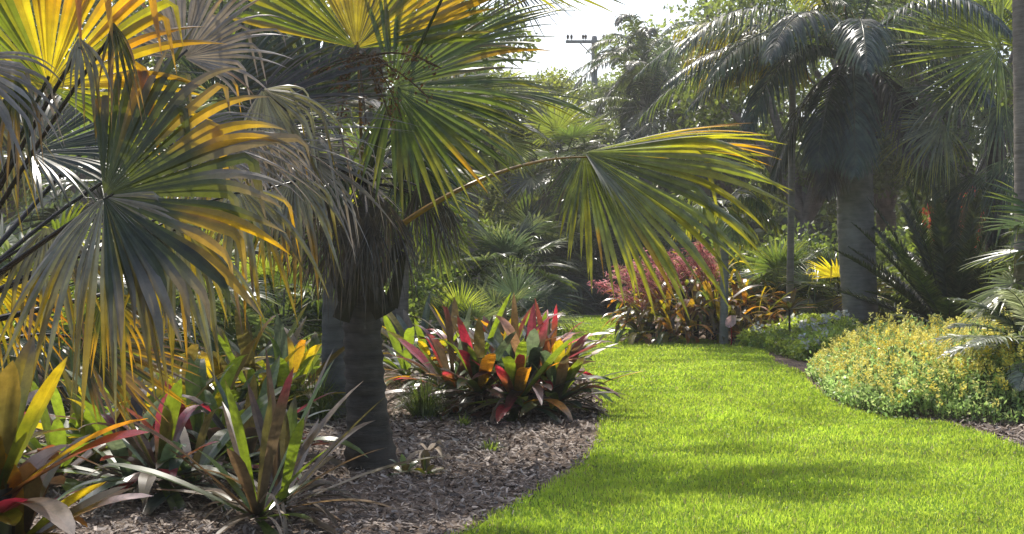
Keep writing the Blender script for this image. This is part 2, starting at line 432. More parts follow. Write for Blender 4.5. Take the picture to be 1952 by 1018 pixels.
def rosette(mb, c, n, L, w, cols, seed, el=(80, 8), droop=0.35, tilt=(0, 0), arch=0.0, z0=0.05):
    """bromeliad rosette: n strap leaves; cols: list of (col base, tr base, col tip, tr tip, weight)"""
    rng = RNG(seed)
    i = np.arange(n)
    az = i * 2.39996 + rng.uniform(-.4, .4, n) + seed
    f = i / max(1, n - 1)
    e = np.radians(el[0] + (el[1] - el[0]) * f ** 0.8 + rng.normal(0, 14, n))
    u = np.stack([np.cos(az) * np.cos(e), np.sin(az) * np.cos(e), np.sin(e)], 1)
    u = nz(u + A3(tilt[0], tilt[1], 0))
    Ln = L * rng.uniform(0.6, 1.28, n)
    side = nz(np.cross(u, A3(0, 0, 1)[None]) + 1e-5)
    nn = nz(np.cross(side, u))
    K = 11; s = np.linspace(0, 1, K)
    prof = np.interp(s, [0, 0.12, 0.45, 0.7, 0.88, 0.96, 1], [0.75, 0.6, 0.92, 0.94, 0.58, 0.27, 0.02])
    Wd = w * prof[None] * rng.uniform(0.8, 1.2, n)[:, None]
    wt = np.array([c[4] for c in cols], float); k = rng.choice(len(cols), n, p=wt / wt.sum())
    st = rng.uniform(0.15, 0.75, n)[:, None]; g = sm(s[None], st, st + rng.uniform(0.15, 0.5, n)[:, None])[..., None]
    pick = lambda j: np.array([c[j] for c in cols], float)[k][:, None]
    jit = rng.uniform(0.75, 1.25, n)[:, None, None]
    C = (pick(0) * (1 - g) + pick(2) * g) * jit; T = (pick(1) * (1 - g) + pick(3) * g) * jit
    bt = (sm(s[None], rng.uniform(.82, 1.25, n)[:, None], 1.0 + 1e-3 + rng.uniform(0, .3, n)[:, None]) > .02)[..., None] * .8   # browned tips on some leaves
    C = C * (1 - bt) + A3(.13, .09, .055) * bt; T = T * (1 - bt) + A3(.12, .07, .03) * bt
    P0 = np.asarray(c)[None] + u * 0.03 + A3(0, 0, z0)
    sweep(mb, P0, u, Ln, nn, droop * rng.uniform(0.4, 1.7, n), Wd, C, T, 0.3, 1.4, -0.22, None, rng.normal(0, .35, n))

GRN = ((0.045, 0.085, 0.025), (0.22, 0.30, 0.02), (0.06, 0.11, 0.03), (0.30, 0.40, 0.02))
YEL = ((0.06, 0.09, 0.02), (0.34, 0.36, 0.015), (0.16, 0.13, 0.02), (0.85, 0.60, 0.015))
ORG = ((0.10, 0.07, 0.02), (0.55, 0.34, 0.015), (0.26, 0.10, 0.02), (0.98, 0.40, 0.02))
RED = ((0.09, 0.05, 0.03), (0.34, 0.12, 0.03), (0.30, 0.025, 0.05), (0.92, 0.06, 0.10))
PALE = ((0.30, 0.20, 0.19), (0.6, 0.34, 0.14), (0.50, 0.40, 0.42), (0.65, 0.36, 0.3))  # pinkish leaf set, paled to stand in for white glints
PUR = ((0.045, 0.05, 0.035), (0.12, 0.08, 0.04), (0.10, 0.03, 0.045), (0.40, 0.06, 0.08))
BLU = ((0.06, 0.10, 0.075), (0.12, 0.18, 0.07), (0.09, 0.13, 0.11), (0.16, 0.20, 0.10))
DRYL = ((0.12, 0.085, 0.05), (0.15, 0.09, 0.03), (0.24, 0.17, 0.11), (0.25, 0.16, 0.07))
def mixc(**k):
    d = dict(g=GRN, y=YEL, o=ORG, r=RED, p=PUR, b=BLU, d=DRYL, w=PALE)
    return [(*d[a], w) for a, w in k.items()]

def dead_leaves(mb, c, n, L, w, seed, spread=0.3):
    rng = RNG(seed)
    az = rng.uniform(0, 6.28, n); e = np.radians(rng.uniform(-5, 35, n))
    u = np.stack([np.cos(az) * np.cos(e), np.sin(az) * np.cos(e), np.sin(e)], 1)
    P0 = np.asarray(c) + np.stack([np.cos(az), np.sin(az), az * 0], 1) * spread * rng.random((n, 1)) + A3(0, 0, 0.12)
    s = np.linspace(0, 1, 7)
    Wd = w * np.interp(s, [0, .5, 1], [0.5, 0.6, 0.06])[None] * rng.uniform(.5, 1.2, n)[:, None]
    f = rng.random((n, 1, 1))
    C = np.broadcast_to(A3(0.13, 0.10, 0.07) * (1 - f) + A3(0.38, 0.30, 0.22) * f, (n, 7, 3))
    sweep(mb, P0, u, L * rng.uniform(.5, 1.1, n), nz(np.cross(np.cross(u, A3(0, 0, 1)), u)), rng.uniform(.3, 1.0, n), Wd, C, C * 0.4, 0.15, 1.1, -0.6, None, rng.normal(0, 1.5, n))

def brom_clump(label, spots, n, L, w, cols, seed, el=(82, 5), droop=0.35, dead=0, name='bromeliad_clump', group=None, cat='bromeliad'):
    spots = [np.asarray(p, float) for p in spots]
    c0 = np.mean(spots, 0); c0[2] = 0
    root = thing(name, label, cat, c0, group)
    for i, p in enumerate(spots):
        rng = RNG(seed + i)
        mb = MB()
        t = (p - c0)[:2] * 0.7
        if p[2] > 0.12:
            tube(mb, [A3(p[0], p[1], -0.02), p + A3(0, 0, 0.1)], [0.05, 0.06], (0.06, 0.05, 0.035))
        rosette(mb, p, int(n * rng.uniform(0.85, 1.15)), L * rng.uniform(0.85, 1.15), w, cols[i % len(cols)], seed * 10 + i, el, droop, t)
        mb.build('rosette', M_BROM, root)
    if dead:
        mb = MB()
        for i, p in enumerate(spots): dead_leaves(mb, p * A3(1, 1, 0), dead, L * 1.0, w * 0.7, seed + 50 + i)
        mb.build('dead_leaves', M_DRY, root)
    return root

def grass_tuft(label, c, n, L, seed, pal=((0.07, 0.11, 0.035), (0.25, 0.33, 0.05)), group=None, spread=0.12, droop=0.9, name='grass_tuft', wid=0.004):
    rng = RNG(seed)
    az = rng.uniform(0, 6.28, n); e = np.radians(rng.uniform(35, 88, n))
    u = np.stack([np.cos(az) * np.cos(e), np.sin(az) * np.cos(e), np.sin(e)], 1)
    root_ = np.asarray(c) + np.stack([np.cos(az), np.sin(az), az * 0], 1) * spread * rng.random((n, 1))
    Wd = wid * np.array([[1, 1, .9, .7, .4, .08]]) * rng.uniform(.7, 1.3, n)[:, None]
    j = rng.uniform(.6, 1.5, (n, 1, 1))
    C = np.broadcast_to(np.asarray(pal[0]) * j, (n, 6, 3)); T = np.broadcast_to(np.asarray(pal[1]) * j, (n, 6, 3))
    mb = MB()
    sweep(mb, root_, u, L * rng.uniform(.5, 1.15, n), nz(np.cross(np.cross(u, A3(0, 0, 1)), u)), droop * rng.uniform(.3, 1.6, n), Wd, C, T, 0.2, 1.3, 0.3)
    t = thing(name, label, 'grass clump', c, group)
    mb.build('blades', M_LEAF, t)
    return t

def shrub(label, c, R, H, n, size, c0, c1, tr, seed, group=None, name='shrub', flowers=None, cat='shrub'):
    rng = RNG(seed)
    t = thing(name, label, cat, c, group)
    k = 26
    v = nz(rng.normal(0, 1, (k, 3))) * rng.uniform(0.4, 0.85, (k, 1)); v[:, 2] = np.abs(v[:, 2])
    Cc = np.asarray(c) + v * A3(R, R, H) * 0.82 + A3(0, 0, 0.12 * H)
    st = MB()
    for q in Cc[::3]:
        tube(st, bez(np.asarray(c) + A3(0, 0, -0.03), np.asarray(c) + (q - c) * A3(.3, .3, .6), q, 6), np.linspace(0.03, 0.01, 6) * (0.5 + H * 0.4), (0.09, 0.07, 0.05), m=5)
    st.build('stems', M_DRY, t)
    mb = MB(); cloud(mb, Cc, np.minimum(R, H) * rng.uniform(0.28, 0.5, k), n, size, c0, c1, tr, rng)
    mb.build('foliage', M_FAR, t)
    if flowers:
        fb = MB(); fc, ft, fn, fs, zmin = flowers
        P = Cc[np.argsort(-Cc[:, 2])[:9]] + A3(0, -0.1, 0.2 * min(R, H))
        cloud(fb, P, 0.3 * min(R, H), fn, fs, fc, np.asarray(fc) * 1.3, ft, rng, elong=1.6)
        fb.build('flowers', M_FLOWER, t)
    return t

def tree(label, base, H, R, n, size, c0, c1, tr, seed, group=None, lo=0.3, name='broadleaf_tree'):
    rng = RNG(seed); base = np.asarray(base, float)
    t = thing(name, label, 'tree', base, group)
    tb = MB()
    fork = base + A3(rng.uniform(-.3, .3), rng.uniform(-.3, .3), H * lo)
    tube(tb, bez(base + A3(0, 0, -0.1), base + A3(0, 0, H * lo * .5), fork, 10), np.linspace(0.035 * H, 0.022 * H, 10), (0.1, 0.1, 0.1), m=12)
    k = 34
    v = nz(rng.normal(0, 1, (k, 3))) * rng.uniform(0.35, 1, (k, 1)) ** 0.6
    ctr = base + A3(0, 0, H * (lo + 1) / 2 * 0.98)
    Cc = ctr + v * A3(R, R, H * (1 - lo) / 2)
    for q in Cc[::2]:
        tube(tb, bez(fork, (fork + q) / 2 + A3(0, 0, 0.1 * H), q, 8), np.linspace(0.016 * H, 0.004 * H, 8), (0.1, 0.1, 0.1), m=6)
    tb.build('trunk', M_TRUNK_BROWN, t)
    mb = MB(); cloud(mb, Cc, R * rng.uniform(0.22, 0.42, k), n, size, c0, c1, tr, rng, squash=0.8)
    mb.build('crown', M_FAR, t)
    return t

# ------------------------------------------------------------------ ground
LAWN = [(-3.6, -4), (-1.7, 3), (-0.75, 5.9)] + [tuple(G(*p)[:2]) for p in (
    (890, 1018), (945, 985), (1000, 955), (1055, 925), (1095, 900), (1125, 870), (1140, 840), (1146, 812), (1150, 775), (1130, 720), (1085, 670), (1040, 635), (985, 617),
    (970, 604.5), (1080, 604), (1195, 604), (1185, 622), (1215, 636), (1260, 643), (1330, 648), (1400, 655), (1450, 668), (1466, 680),
    (1478, 694), (1530, 712), (1546, 735), (1575, 760), (1620, 782), (1690, 800), (1760, 805), (1812, 810), (1870, 828), (1952, 858), (2050, 900), (2200, 960))] + [(5.5, 4.5), (9, 2), (9, -4)]
LAWN = np.array(LAWN)

def inside(P, poly):
    x, y = P[:, 0], P[:, 1]; r = np.zeros(len(P), bool)
    a = poly; b = np.roll(poly, -1, 0)
    for (x0, y0), (x1, y1) in zip(a, b):
        if y0 == y1: continue
        c = ((y0 > y) != (y1 > y)) & (x < (x1 - x0) * (y - y0) / (y1 - y0) + x0)
        r ^= c
    return r

def sheet(name, poly, z, mat):
    bm = bmesh.new()
    vs = [bm.verts.new((float(x), float(y), z)) for x, y in poly]
    es = [bm.edges.new((vs[i], vs[(i + 1) % len(vs)])) for i in range(len(vs))]
    bmesh.ops.triangle_fill(bm, edges=es, use_beauty=True)
    for f in bm.faces:
        if f.normal.z < 0: f.normal_flip()
    me = bpy.data.meshes.new(name); bm.to_mesh(me); bm.free()
    me.materials.append(mat)
    o = bpy.data.objects.new(name, me); col.objects.link(o)
    return tag(o, None, None, None, 'structure')

g = sheet('ground', [(-160, -40), (160, -40), (160, 260), (-160, 260)], 0.0, M_MULCH)
lw = sheet('lawn', LAWN, 0.012, M_TURF)

# grass blades
def blades():
    rng = RNG(5)
    P = []
    for (y0, y1, dens) in ((4.5, 9.5, 4200), (9.5, 14, 2600), (14, 20, 1400), (20, 31, 650)):
        n = int(dens * 11 * (y1 - y0))
        p = np.stack([rng.uniform(-3, 8, n), rng.uniform(y0, y1, n)], 1)
        k = inside(p + rng.normal(0, .035, p.shape), LAWN) & (np.abs(p[:, 0]) < p[:, 1] * 0.46 + 0.6)
        P.append(np.concatenate([p[k], np.full((k.sum(), 1), (y0 + y1) / 2)], 1))
    P = np.concatenate(P); n = len(P); D = P[:, 2]
    h = (0.028 + 0.022 * rng.random(n)) * (1 + 0.25 * np.sin(P[:, 0] * 3.1 + P[:, 1] * 1.7) * np.sin(P[:, 1] * 2.3)) * np.interp(D, [7, 25], [1, 1.15])
    w = np.interp(D, [7, 12, 17, 26], [0.0032, 0.0045, 0.0065, 0.010]) * rng.uniform(.7, 1.4, n)
    a = rng.uniform(0, 6.28, n); lean = rng.uniform(0.1, 0.9, n); b = rng.uniform(0, 6.28, n)
    B = np.stack([P[:, 0], P[:, 1], np.full(n, 0.008)], 1)
    S = np.stack([np.cos(a), np.sin(a), a * 0], 1) * w[:, None]
    mid = B + np.stack([np.cos(b) * lean * .3, np.sin(b) * lean * .3, np.ones(n)], 1) * (h * .55)[:, None]
    tip = B + np.stack([np.cos(b) * lean, np.sin(b) * lean, np.ones(n) * (1 - .25 * lean)], 1) * h[:, None]
    V = np.stack([B - S, B + S, mid + S * .8, mid - S * .8, tip + S * .12, tip - S * .12], 1)
    i = np.arange(n * 6).reshape(n, 6)
    q = np.concatenate([i[:, [0, 1, 2, 3]], i[:, [3, 2, 4, 5]]])
    pt = 0.5 + 0.5 * np.sin(P[:, 0] * 1.3 + 2 * np.sin(P[:, 1] * .7)) * np.sin(P[:, 1] * 1.1 + 1.5 * np.sin(P[:, 0]))
    f = np.clip(rng.random(n) * .7 + pt * .3, 0, 1)[:, None]
    dry = (rng.random(n) < 0.08)[:, None]
    c = A3(0.14, 0.225, 0.03) * (1 - f) + A3(0.32, 0.43, 0.09) * f
    t = A3(0.48, 0.70, 0.04) * (1 - f) + A3(0.80, 0.94, 0.11) * f
    c = np.where(dry, A3(0.34, 0.30, 0.14), c); t = np.where(dry, A3(0.4, 0.36, 0.15), t)
    mb = MB(); mb.add(V, q, np.repeat(c, 6, 0), np.repeat(t, 6, 0))
    return mb.build('grass', M_GRASS)
tag(blades(), 'bright green mown grass of the lawn path', 'grass', None, 'stuff')

# mulch chips
def chips():
    rng = RNG(9)
    n = 110000
    y = 4.6 + (15.5 - 4.6) * rng.random(n) ** 1.3
    x = rng.uniform(-0.46, 0.52, n) * y
    p = np.stack([x, y], 1)
    k = ~inside(p + rng.normal(0, .05, p.shape), LAWN) & ((p[:, 0] < 1.2) | (p[:, 1] < 13.5)); p = p[k]; n = len(p)
    L = rng.uniform(0.008, 0.034, n) * np.interp(p[:, 1], [5, 14], [.8, 1.5]); w = L * rng.uniform(.12, .4, n)
    a = rng.uniform(0, 6.28, n); e = rng.normal(0, .35, n)
    d = np.stack([np.cos(a) * np.cos(e), np.sin(a) * np.cos(e), np.sin(e)], 1); r = nz(rng.normal(0, .35, (n, 3)) + A3(0, 0, 1))
    S = nz(np.cross(d, r)); C = np.stack([p[:, 0], p[:, 1], rng.uniform(0.004, 0.022, n)], 1)
    V = np.stack([C - d * L[:, None] - S * w[:, None], C - d * L[:, None] * .9 + S * w[:, None], C + d * L[:, None] + S * w[:, None] * .6, C + d * L[:, None] * .9 - S * w[:, None]], 1)
    f = rng.random((n, 1)) ** 1.6
    c = A3(0.10, 0.07, 0.055) * (1 - f) + A3(0.60, 0.50, 0.42) * f
    mb = MB(); mb.add(V, np.arange(n * 4).reshape(n, 4), np.repeat(c, 4, 0), np.repeat(c * .3, 4, 0))
    return mb.build('mulch_chips', M_DRY, None, False)
tag(chips(), 'loose bark mulch chips covering the planting beds', 'mulch', None, 'stuff')

# ------------------------------------------------------------------ main palm on the mulch
base = G(707, 888)
P2 = thing('fan_palm', 'short dark-trunked fan palm on mulch beside the lawn with large yellowing and dead fronds', 'palm', base)
D0 = base[1]
top = W(692, 395, D0)
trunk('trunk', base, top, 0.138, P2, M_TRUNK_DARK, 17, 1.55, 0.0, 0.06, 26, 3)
crown = W(692, 350, D0)

def frond(root, hub, tip, n, L, pal, seed, start, ctrl=None, pk='g', label=None, r0=0.024, spines=0, mat=None, **kw):
    hub = np.asarray(hub); d = np.asarray(tip) - hub
    mb = MB(); fan(mb, hub, d, n, L, pal=pal, seed=seed, **kw)
    o = mb.build('frond', mat or M_LEAF, root)
    if label: o['label'] = label
    pm = MB(); petiole(pm, start, ctrl if ctrl is not None else (np.asarray(start) + hub) / 2 + A3(0, 0, 0.08), hub + nz(d) * 0.05, r0, 0.011, pk, spines, seed)
    pm.build('petiole', M_LEAF, o)
    return o

# yellow backlit leaf at the top
frond(P2, W(680, 92, 8.9), W(712, -250, 9.2), A3(0.05, -0.95, 0.2), 1.45, 'yellow', 11, crown, None, 'y', 'yellow backlit frond spread upward', A=1.45, nseg=36, fuse=0.62, droop=0.10, dstart=0.55, patch=0.22, brk=0.06, K=12)
# green leaf to the right
frond(P2, W(748, 165, 8.8), W(1040, 185, 8.8), A3(0.1, -0.93, 0.36), 1.18, 'green', 12, crown, None, 'g', 'green frond fanned to the right', A=1.9, nseg=46, fuse=0.46, tex=1.8, droop=0.20, patch=0.10, K=12)
frond(P2, W(770, 230, 9.4), W(960, 290, 9.4), A3(0.2, -0.8, 0.5), 1.0, 'green', 13, crown, None, 'g', None, A=1.4, nseg=34, fuse=0.42, droop=0.35, K=12)
# long petiole reaching over the lawn with a hanging leaf
hubc = W(1114, 290, 9.8)
st = W(770, 425, 8.75)
o = frond(P2, hubc, W(1222, 440, 9.7), A3(0.05, -0.95, 0.3), 1.52, 'pend', 14, st, W(955, 295, 8.75), 'o', 'hanging frond on a long orange petiole reaching over the lawn', 0.036, 60, A=1.12, nseg=36, fuse=0.52, tex=2.2, droop=0.42, dstart=0.45, asym=0.46, patch=0.08, brk=0.04, K=13, fold=0.55)
# back half of the same leaf, reaching away from the camera
mb = MB(); fan(mb, hubc, A3(1, .42, .03), A3(.1, .2, 1), 1.72, 0.62, 24, 0.52, 0.17, tex=2, pal='pend', seed=114, K=11, fold=0.5, patch=.3)
fan(mb, hubc, A3(.4, -.35, -.55), A3(.35, -.2, .8), 0.95, 0.55, 14, 0.46, 0.3, pal='pend', seed=115, K=10, fold=0.5)
mb.build('frond_half', M_LEAF, o)
# small inner piece
mb = MB(); fan(mb, W(1104, 291, 9.82), W(1040, 420, 10.2) - W(1104, 291, 9.82), A3(-0.4, -0.6, 0.7), 0.72, 0.5, 16, 0.45, 0.25, pal='silver', seed=15, K=10, fold=0.5)
mb.build('frond_piece', M_LEAF, o)
# grey dead leaves sweeping right in front of the crown
frond(P2, W(430, 262, 8.0), W(800, 245, 7.8), A3(0.05, -0.55, 0.85), 1.26, 'grey', 16, W(600, 420, 8.9), W(470, 330, 8.2), 'd', 'grey dried frond sweeping across the crown', A=0.95, nseg=34, fuse=0.3, droop=0.34, dstart=0.45, brk=0.3, patch=0.12, K=14, fold=0.7)
frond(P2, W(470, 205, 8.3), W(760, 110, 8.4), A3(0.0, -0.6, 0.8), 1.12, 'brown', 17, crown, W(520, 260, 8.5), 'd', None, A=0.8, nseg=28, fuse=0.35, droop=0.22, K=12, fold=0.6, brk=0.1)
frond(P2, W(560, 285, 8.4), W(760, 420, 8.3), A3(0.1, -0.6, 0.7), 0.95, 'grey', 18, crown, None, 'd', 'grey dried frond hanging in front of the trunk', A=1.2, nseg=30, fuse=0.3, droop=0.6, dstart=0.3, brk=0.45, brk_at=(0.4, 0.7), K=12, fold=0.7)
frond(P2, W(545, 300, 8.5), W(450, 380, 8.2), A3(-0.1, -0.8, 0.5), 0.85, 'grey', 19, crown, None, 'd', None, A=1.3, nseg=30, fuse=0.3, droop=0.6, dstart=0.25, brk=0.5, brk_at=(0.4, 0.75), K=12, fold=0.7)
# level leaves added on top of the crown to shade the mulch and lawn
frond(P2, W(860, -60, 8.6), W(860, -60, 8.6) + A3(.9, -.45, -.10), A3(0, .1, 1), 1.3, 'green', 24, crown, None, 'g', None, A=1.9, nseg=42, fuse=0.55, droop=0.14, K=11)
frond(P2, W(860, 170, 10.9), W(860, 170, 10.9) + A3(.9, -.1, -.08), A3(0, -.3, 1), 1.3, 'green', 27, crown, None, 'g', None, A=1.7, nseg=40, fuse=0.45, droop=0.25, K=11)
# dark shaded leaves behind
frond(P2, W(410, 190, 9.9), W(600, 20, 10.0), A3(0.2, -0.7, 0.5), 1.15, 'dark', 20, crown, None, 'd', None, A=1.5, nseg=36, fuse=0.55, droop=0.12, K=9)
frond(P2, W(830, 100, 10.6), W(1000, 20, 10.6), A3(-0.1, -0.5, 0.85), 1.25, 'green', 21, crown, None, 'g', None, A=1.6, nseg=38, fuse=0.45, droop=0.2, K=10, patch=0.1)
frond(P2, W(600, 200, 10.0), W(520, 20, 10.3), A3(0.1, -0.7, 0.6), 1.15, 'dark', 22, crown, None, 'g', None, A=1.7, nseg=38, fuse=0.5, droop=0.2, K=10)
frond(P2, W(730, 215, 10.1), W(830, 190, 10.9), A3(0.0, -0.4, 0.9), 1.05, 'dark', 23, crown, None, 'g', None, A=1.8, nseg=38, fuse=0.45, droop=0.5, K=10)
# hanging skirt of dead leaves round the top of the trunk
for i, (hx, hy, hd, tx, ty, L, A, pal) in enumerate((
        (610, 350, 8.8, 590, 580, .95, .7, 'brown'), (665, 380, 8.75, 655, 600, .85, .6, 'brown'), (735, 380, 8.75, 745, 600, .85, .6, 'brown'), (700, 400, 8.7, 705, 600, .8, .5, 'brown'),
        (800, 345, 9.0, 840, 540, .76, .7, 'brown'), (850, 385, 9.35, 862, 560, .52, .6, 'brown'), (840, 390, 9.6, 880, 540, .5, .7, 'grey'),
        (580, 350, 9.4, 530, 520, .7, .8, 'brown'), (700, 360, 9.6, 720, 560, .7, .9, 'brown'), (640, 300, 9.7, 600, 470, .8, 1., 'dark'), (780, 300, 9.7, 830, 440, .8, 1., 'dark'))):
    frond(P2, W(hx, hy, hd), W(tx, ty, hd - .05), A3((hx - 692) * .004, -1, 0.25), L, pal, 40 + i, crown, None, 'd', 'dead frond hanging from the crown', 0.016, A=A, nseg=26, fuse=0.35, droop=0.5, dstart=0.2, brk=0.3, brk_at=(0.3, 0.6), K=10, fold=0.7, ragged=0.25)
# old leaf bases crossing on the trunk
for i, (x0, y0, x1, y1, w) in enumerate(((735, 600, 660, 470, .075), (650, 610, 700, 470, .06), (700, 570, 768, 455, .06), (665, 590, 620, 470, .05), (745, 585, 770, 480, .05))):
    a, b = W(x0, y0, D0 - .17), W(x1, y1, D0 - .26)
    s = np.linspace(0, 1, 8)
    mb = MB(); u = nz(b - a)[None]
    Wd = w * np.interp(s, [0, .3, 1], [1.1, 1, .45])[None]
    C = np.broadcast_to(A3(0.045, 0.04, 0.022), (1, 8, 3))
    sweep(mb, a[None], u, np.array([np.linalg.norm(b - a)]), A3(0, -1, .1)[None], np.array([0.0]), Wd, C, C * .5, fold=0.35)
    mb.build('leaf_base', M_DRY, P2)
# fruit stalks under the yellow leaf
mb = MB(); rng = RNG(77)
for i in range(16):
    a = W(680 + rng.uniform(-10, 30), 110, 8.7); b = W(600 + rng.uniform(-70, 260), 130 + rng.uniform(-20, 110), 8.5)
    pp = bez(a, (a + b) / 2 + A3(0, -.05, .12), b, 8); tube(mb, pp, 0.005, (0.10, 0.055, 0.02), (0.1, .05, 0), 5)
    cloud(mb, pp[4:], 0.05, 40, 0.03, (0.09, .05, .02), (0.18, .09, .03), (0.3, .12, .01), rng)
mb.build('fruit_stalks', M_DRY, P2)

# ------------------------------------------------------------------ near palm entering from the left
b1 = A3(-3.05, 6.1, 0)
P1 = thing('fan_palm', 'nearest fan palm entering from the left edge with a broad olive leaf and yellow leaf', 'palm', b1)
t1 = b1 + A3(0.1, 0, 1.25)
trunk('trunk', b1, t1, 0.17, P1, M_TRUNK_DARK, 12, 1.3, 0, 0.035, 22, 8)
S1 = t1 + A3(0.12, -0.05, 0.0)
o1 = frond(P1, W(198, 374, 5.6), W(500, 300, 5.5), A3(-0.12, -0.93, 0.3), 1.0, 'wheel', 61, S1, W(20, 500, 5.7), 'd', 'olive frond spread like a wheel with bright yellow patches', 0.03, A=1.5, nseg=34, fuse=0.6, droop=0.42, dstart=0.5, patch=0.05, brk=0.5, brk_at=(0.66, 0.88), K=16, fold=0.28, ypatch=((.22, .62), (-.75, -.4)), tex=1.8, ragged=.15)
mb = MB()
fan(mb, W(198, 374, 5.6), W(280, 640, 5.3) - W(198, 374, 5.6), A3(-0.1, -0.92, 0.4), 1.02, 1.15, 30, 0.42, 0.8, 0.2, 0.55, (0.3, 0.55), pal='ashen', patch=0.04, seed=161, K=14, fold=0.6, ragged=0.2, tex=2)
mb.build('hanging_blade', M_LEAF, o1)['label'] = 'lower half of the leaf hanging in grey and olive strips'
frond(P1, W(92, 165, 5.8), W(120, -200, 5.55), A3(0.0, -0.95, 0.2), 1.0, 'yellow', 62, S1, W(-10, 360, 5.8), 'd', 'yellow backlit frond with drooping tips', 0.022, A=1.95, nseg=44, fuse=0.5, droop=0.26, dstart=0.45, patch=0.25, brk=0.45, brk_at=(0.5, 0.8), K=16, tex=1.8)
frond(P1, W(-70, 110, 5.3), W(40, 260, 5.2), A3(0.1, -0.8, 0.6), 0.62, 'grey', 63, S1, None, 'd', 'grey dried frond at the left edge', A=1.1, nseg=20, fuse=0.35, droop=0.6, K=12, brk=0.3)
frond(P1, W(330, 262, 6.9), W(650, 320, 6.9), A3(0.0, -0.6, 0.8), 0.92, 'grey', 65, S1, W(100, 380, 6.6), 'd', 'grey dried frond behind the olive one', A=1.2, nseg=32, fuse=0.3, droop=0.5, dstart=0.3, brk=0.4, K=12, fold=0.7)
frond(P1, W(60, 290, 6.8), W(330, 215, 7.0), A3(0.0, -0.6, 0.8), 0.9, 'dark', 66, S1, None, 'd', None, A=1.6, nseg=34, fuse=0.45, droop=0.3, K=10)
frond(P1, W(-30, 520, 6.5), W(110, 740, 6.5), A3(0.1, -0.9, 0.3), 0.66, 'yellow', 67, S1 - A3(0, 0, .15), None, 'd', 'yellow low frond hanging near the ground', A=1.2, nseg=26, fuse=0.35, droop=0.4, K=11, brk=0.3)
frond(P1, W(150, 640, 6.9), W(420, 800, 6.9), A3(0.1, -0.85, 0.5), 0.72, 'olive', 68, S1 - A3(0, 0, .25), W(20, 610, 6.6), 'd', 'low olive frond reaching toward the bromeliads', A=0.8, nseg=24, fuse=0.55, droop=0.1, patch=0.5, K=11)
frond(P1, W(350, 110, 7.4), W(420, -60, 7.5), A3(0.0, -0.8, 0.5), 0.8, 'grey', 69, S1, W(100, 330, 6.8), 'd', None, A=1.8, nseg=36, fuse=0.4, droop=0.5, K=11, brk=0.3, patch=0.15)
for i, (hx, hy, hd, tx, ty, L) in enumerate(((330, 420, 5.95, 400, 640, .72), (450, 350, 6.4, 540, 560, .78), (560, 330, 7.4, 600, 560, .8), (90, 430, 6.0, 110, 660, .7))):
    frond(P1, W(hx, hy, hd), W(tx, ty, hd - .1), A3(.1, -.8, .6), L, 'ashen', 270 + i, S1, None, 'd', 'half-dried frond hanging in long yellow-edged strips', 0.014, A=.9, nseg=18, fuse=0.35, droop=0.6, dstart=0.2, brk=0.4, brk_at=(0.3, 0.6), K=13, fold=0.6, ragged=0.25, patch=.22, tex=1.8)
for i, (hx, hy, hd, tx, ty, L, A, pal) in enumerate(((470, 250, 7.4, 560, 420, .8, 1.1, 'grey'), (420, 270, 7.2, 380, 430, .75, 1.0, 'ashen'), (20, 60, 5.9, 60, 260, .6, 1.0, 'grey'), (-40, 200, 6.2, 10, 380, .7, .9, 'ashen'), (500, 170, 7.8, 620, 330, .85, 1.1, 'ashen'), (150, 70, 5.45, 185, 230, .5, .55, 'ashen'), (215, 40, 5.6, 245, 200, .5, .4, 'olive'), (30, 150, 5.3, 50, 330, .55, .5, 'olive'))):
    frond(P1 if i != 4 else P2, W(hx, hy, hd), W(tx, ty, hd - .05), A3(.1, -.9, .45), L, pal, 170 + i, S1 if i != 4 else crown, None, 'd', 'dried frond hanging limp', 0.016, A=A, nseg=22 if A > .6 else 8, fuse=0.3, droop=0.7, dstart=0.2, brk=0.5, brk_at=(0.25, 0.6), K=12, fold=0.7, ragged=0.25)
pm = MB(); petiole(pm, S1 + A3(0, .0, -.05), W(30, 600, 6.0), W(200, 560, 6.6), 0.035, 0.02, 'd'); fan(pm, W(200, 560, 6.6), A3(.5, 0, -.9), A3(.1, -.9, .3), .5, 1.0, 18, .35, .5, .2, pal='olive', patch=.5, seed=70, K=10, brk=.4)
pm.build('frond', M_LEAF, P1)

# palm behind the main one
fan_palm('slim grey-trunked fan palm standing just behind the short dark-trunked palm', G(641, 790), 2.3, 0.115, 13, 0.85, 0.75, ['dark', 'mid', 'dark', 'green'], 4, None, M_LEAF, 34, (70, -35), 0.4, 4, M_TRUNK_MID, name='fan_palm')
# overhanging leaf at the top, from a palm above the frame
mb = MB()
t9 = thing('fan_palm', 'tall slender fan palm rising behind the crown with dark frond tips hanging against the sky', 'palm', A3(-1.5, 12.9, 0))
trunk('trunk', A3(-1.5, 12.9, 0), A3(-1.5, 12.9, 4.7), 0.12, t9, M_TRUNK_BROWN, 30, 1.2, 0, .03, 14, 31)
for i, (hx, hy, tx, ty) in enumerate(((955, -60, 1090, 60), (830, -90, 700, 20), (880, -140, 900, -400), (960, -150, 1100, -260), (820, -180, 660, -260))):
    frond(t9, W(hx, hy, 12.2), W(tx, ty, 12.0), A3(.2, -.7, .7), 1.0, 'dark', 90 + i, A3(-1.5, 12.9, 4.65), None, 'd', None, A=1.2, nseg=26, fuse=0.3, droop=0.25, K=10)

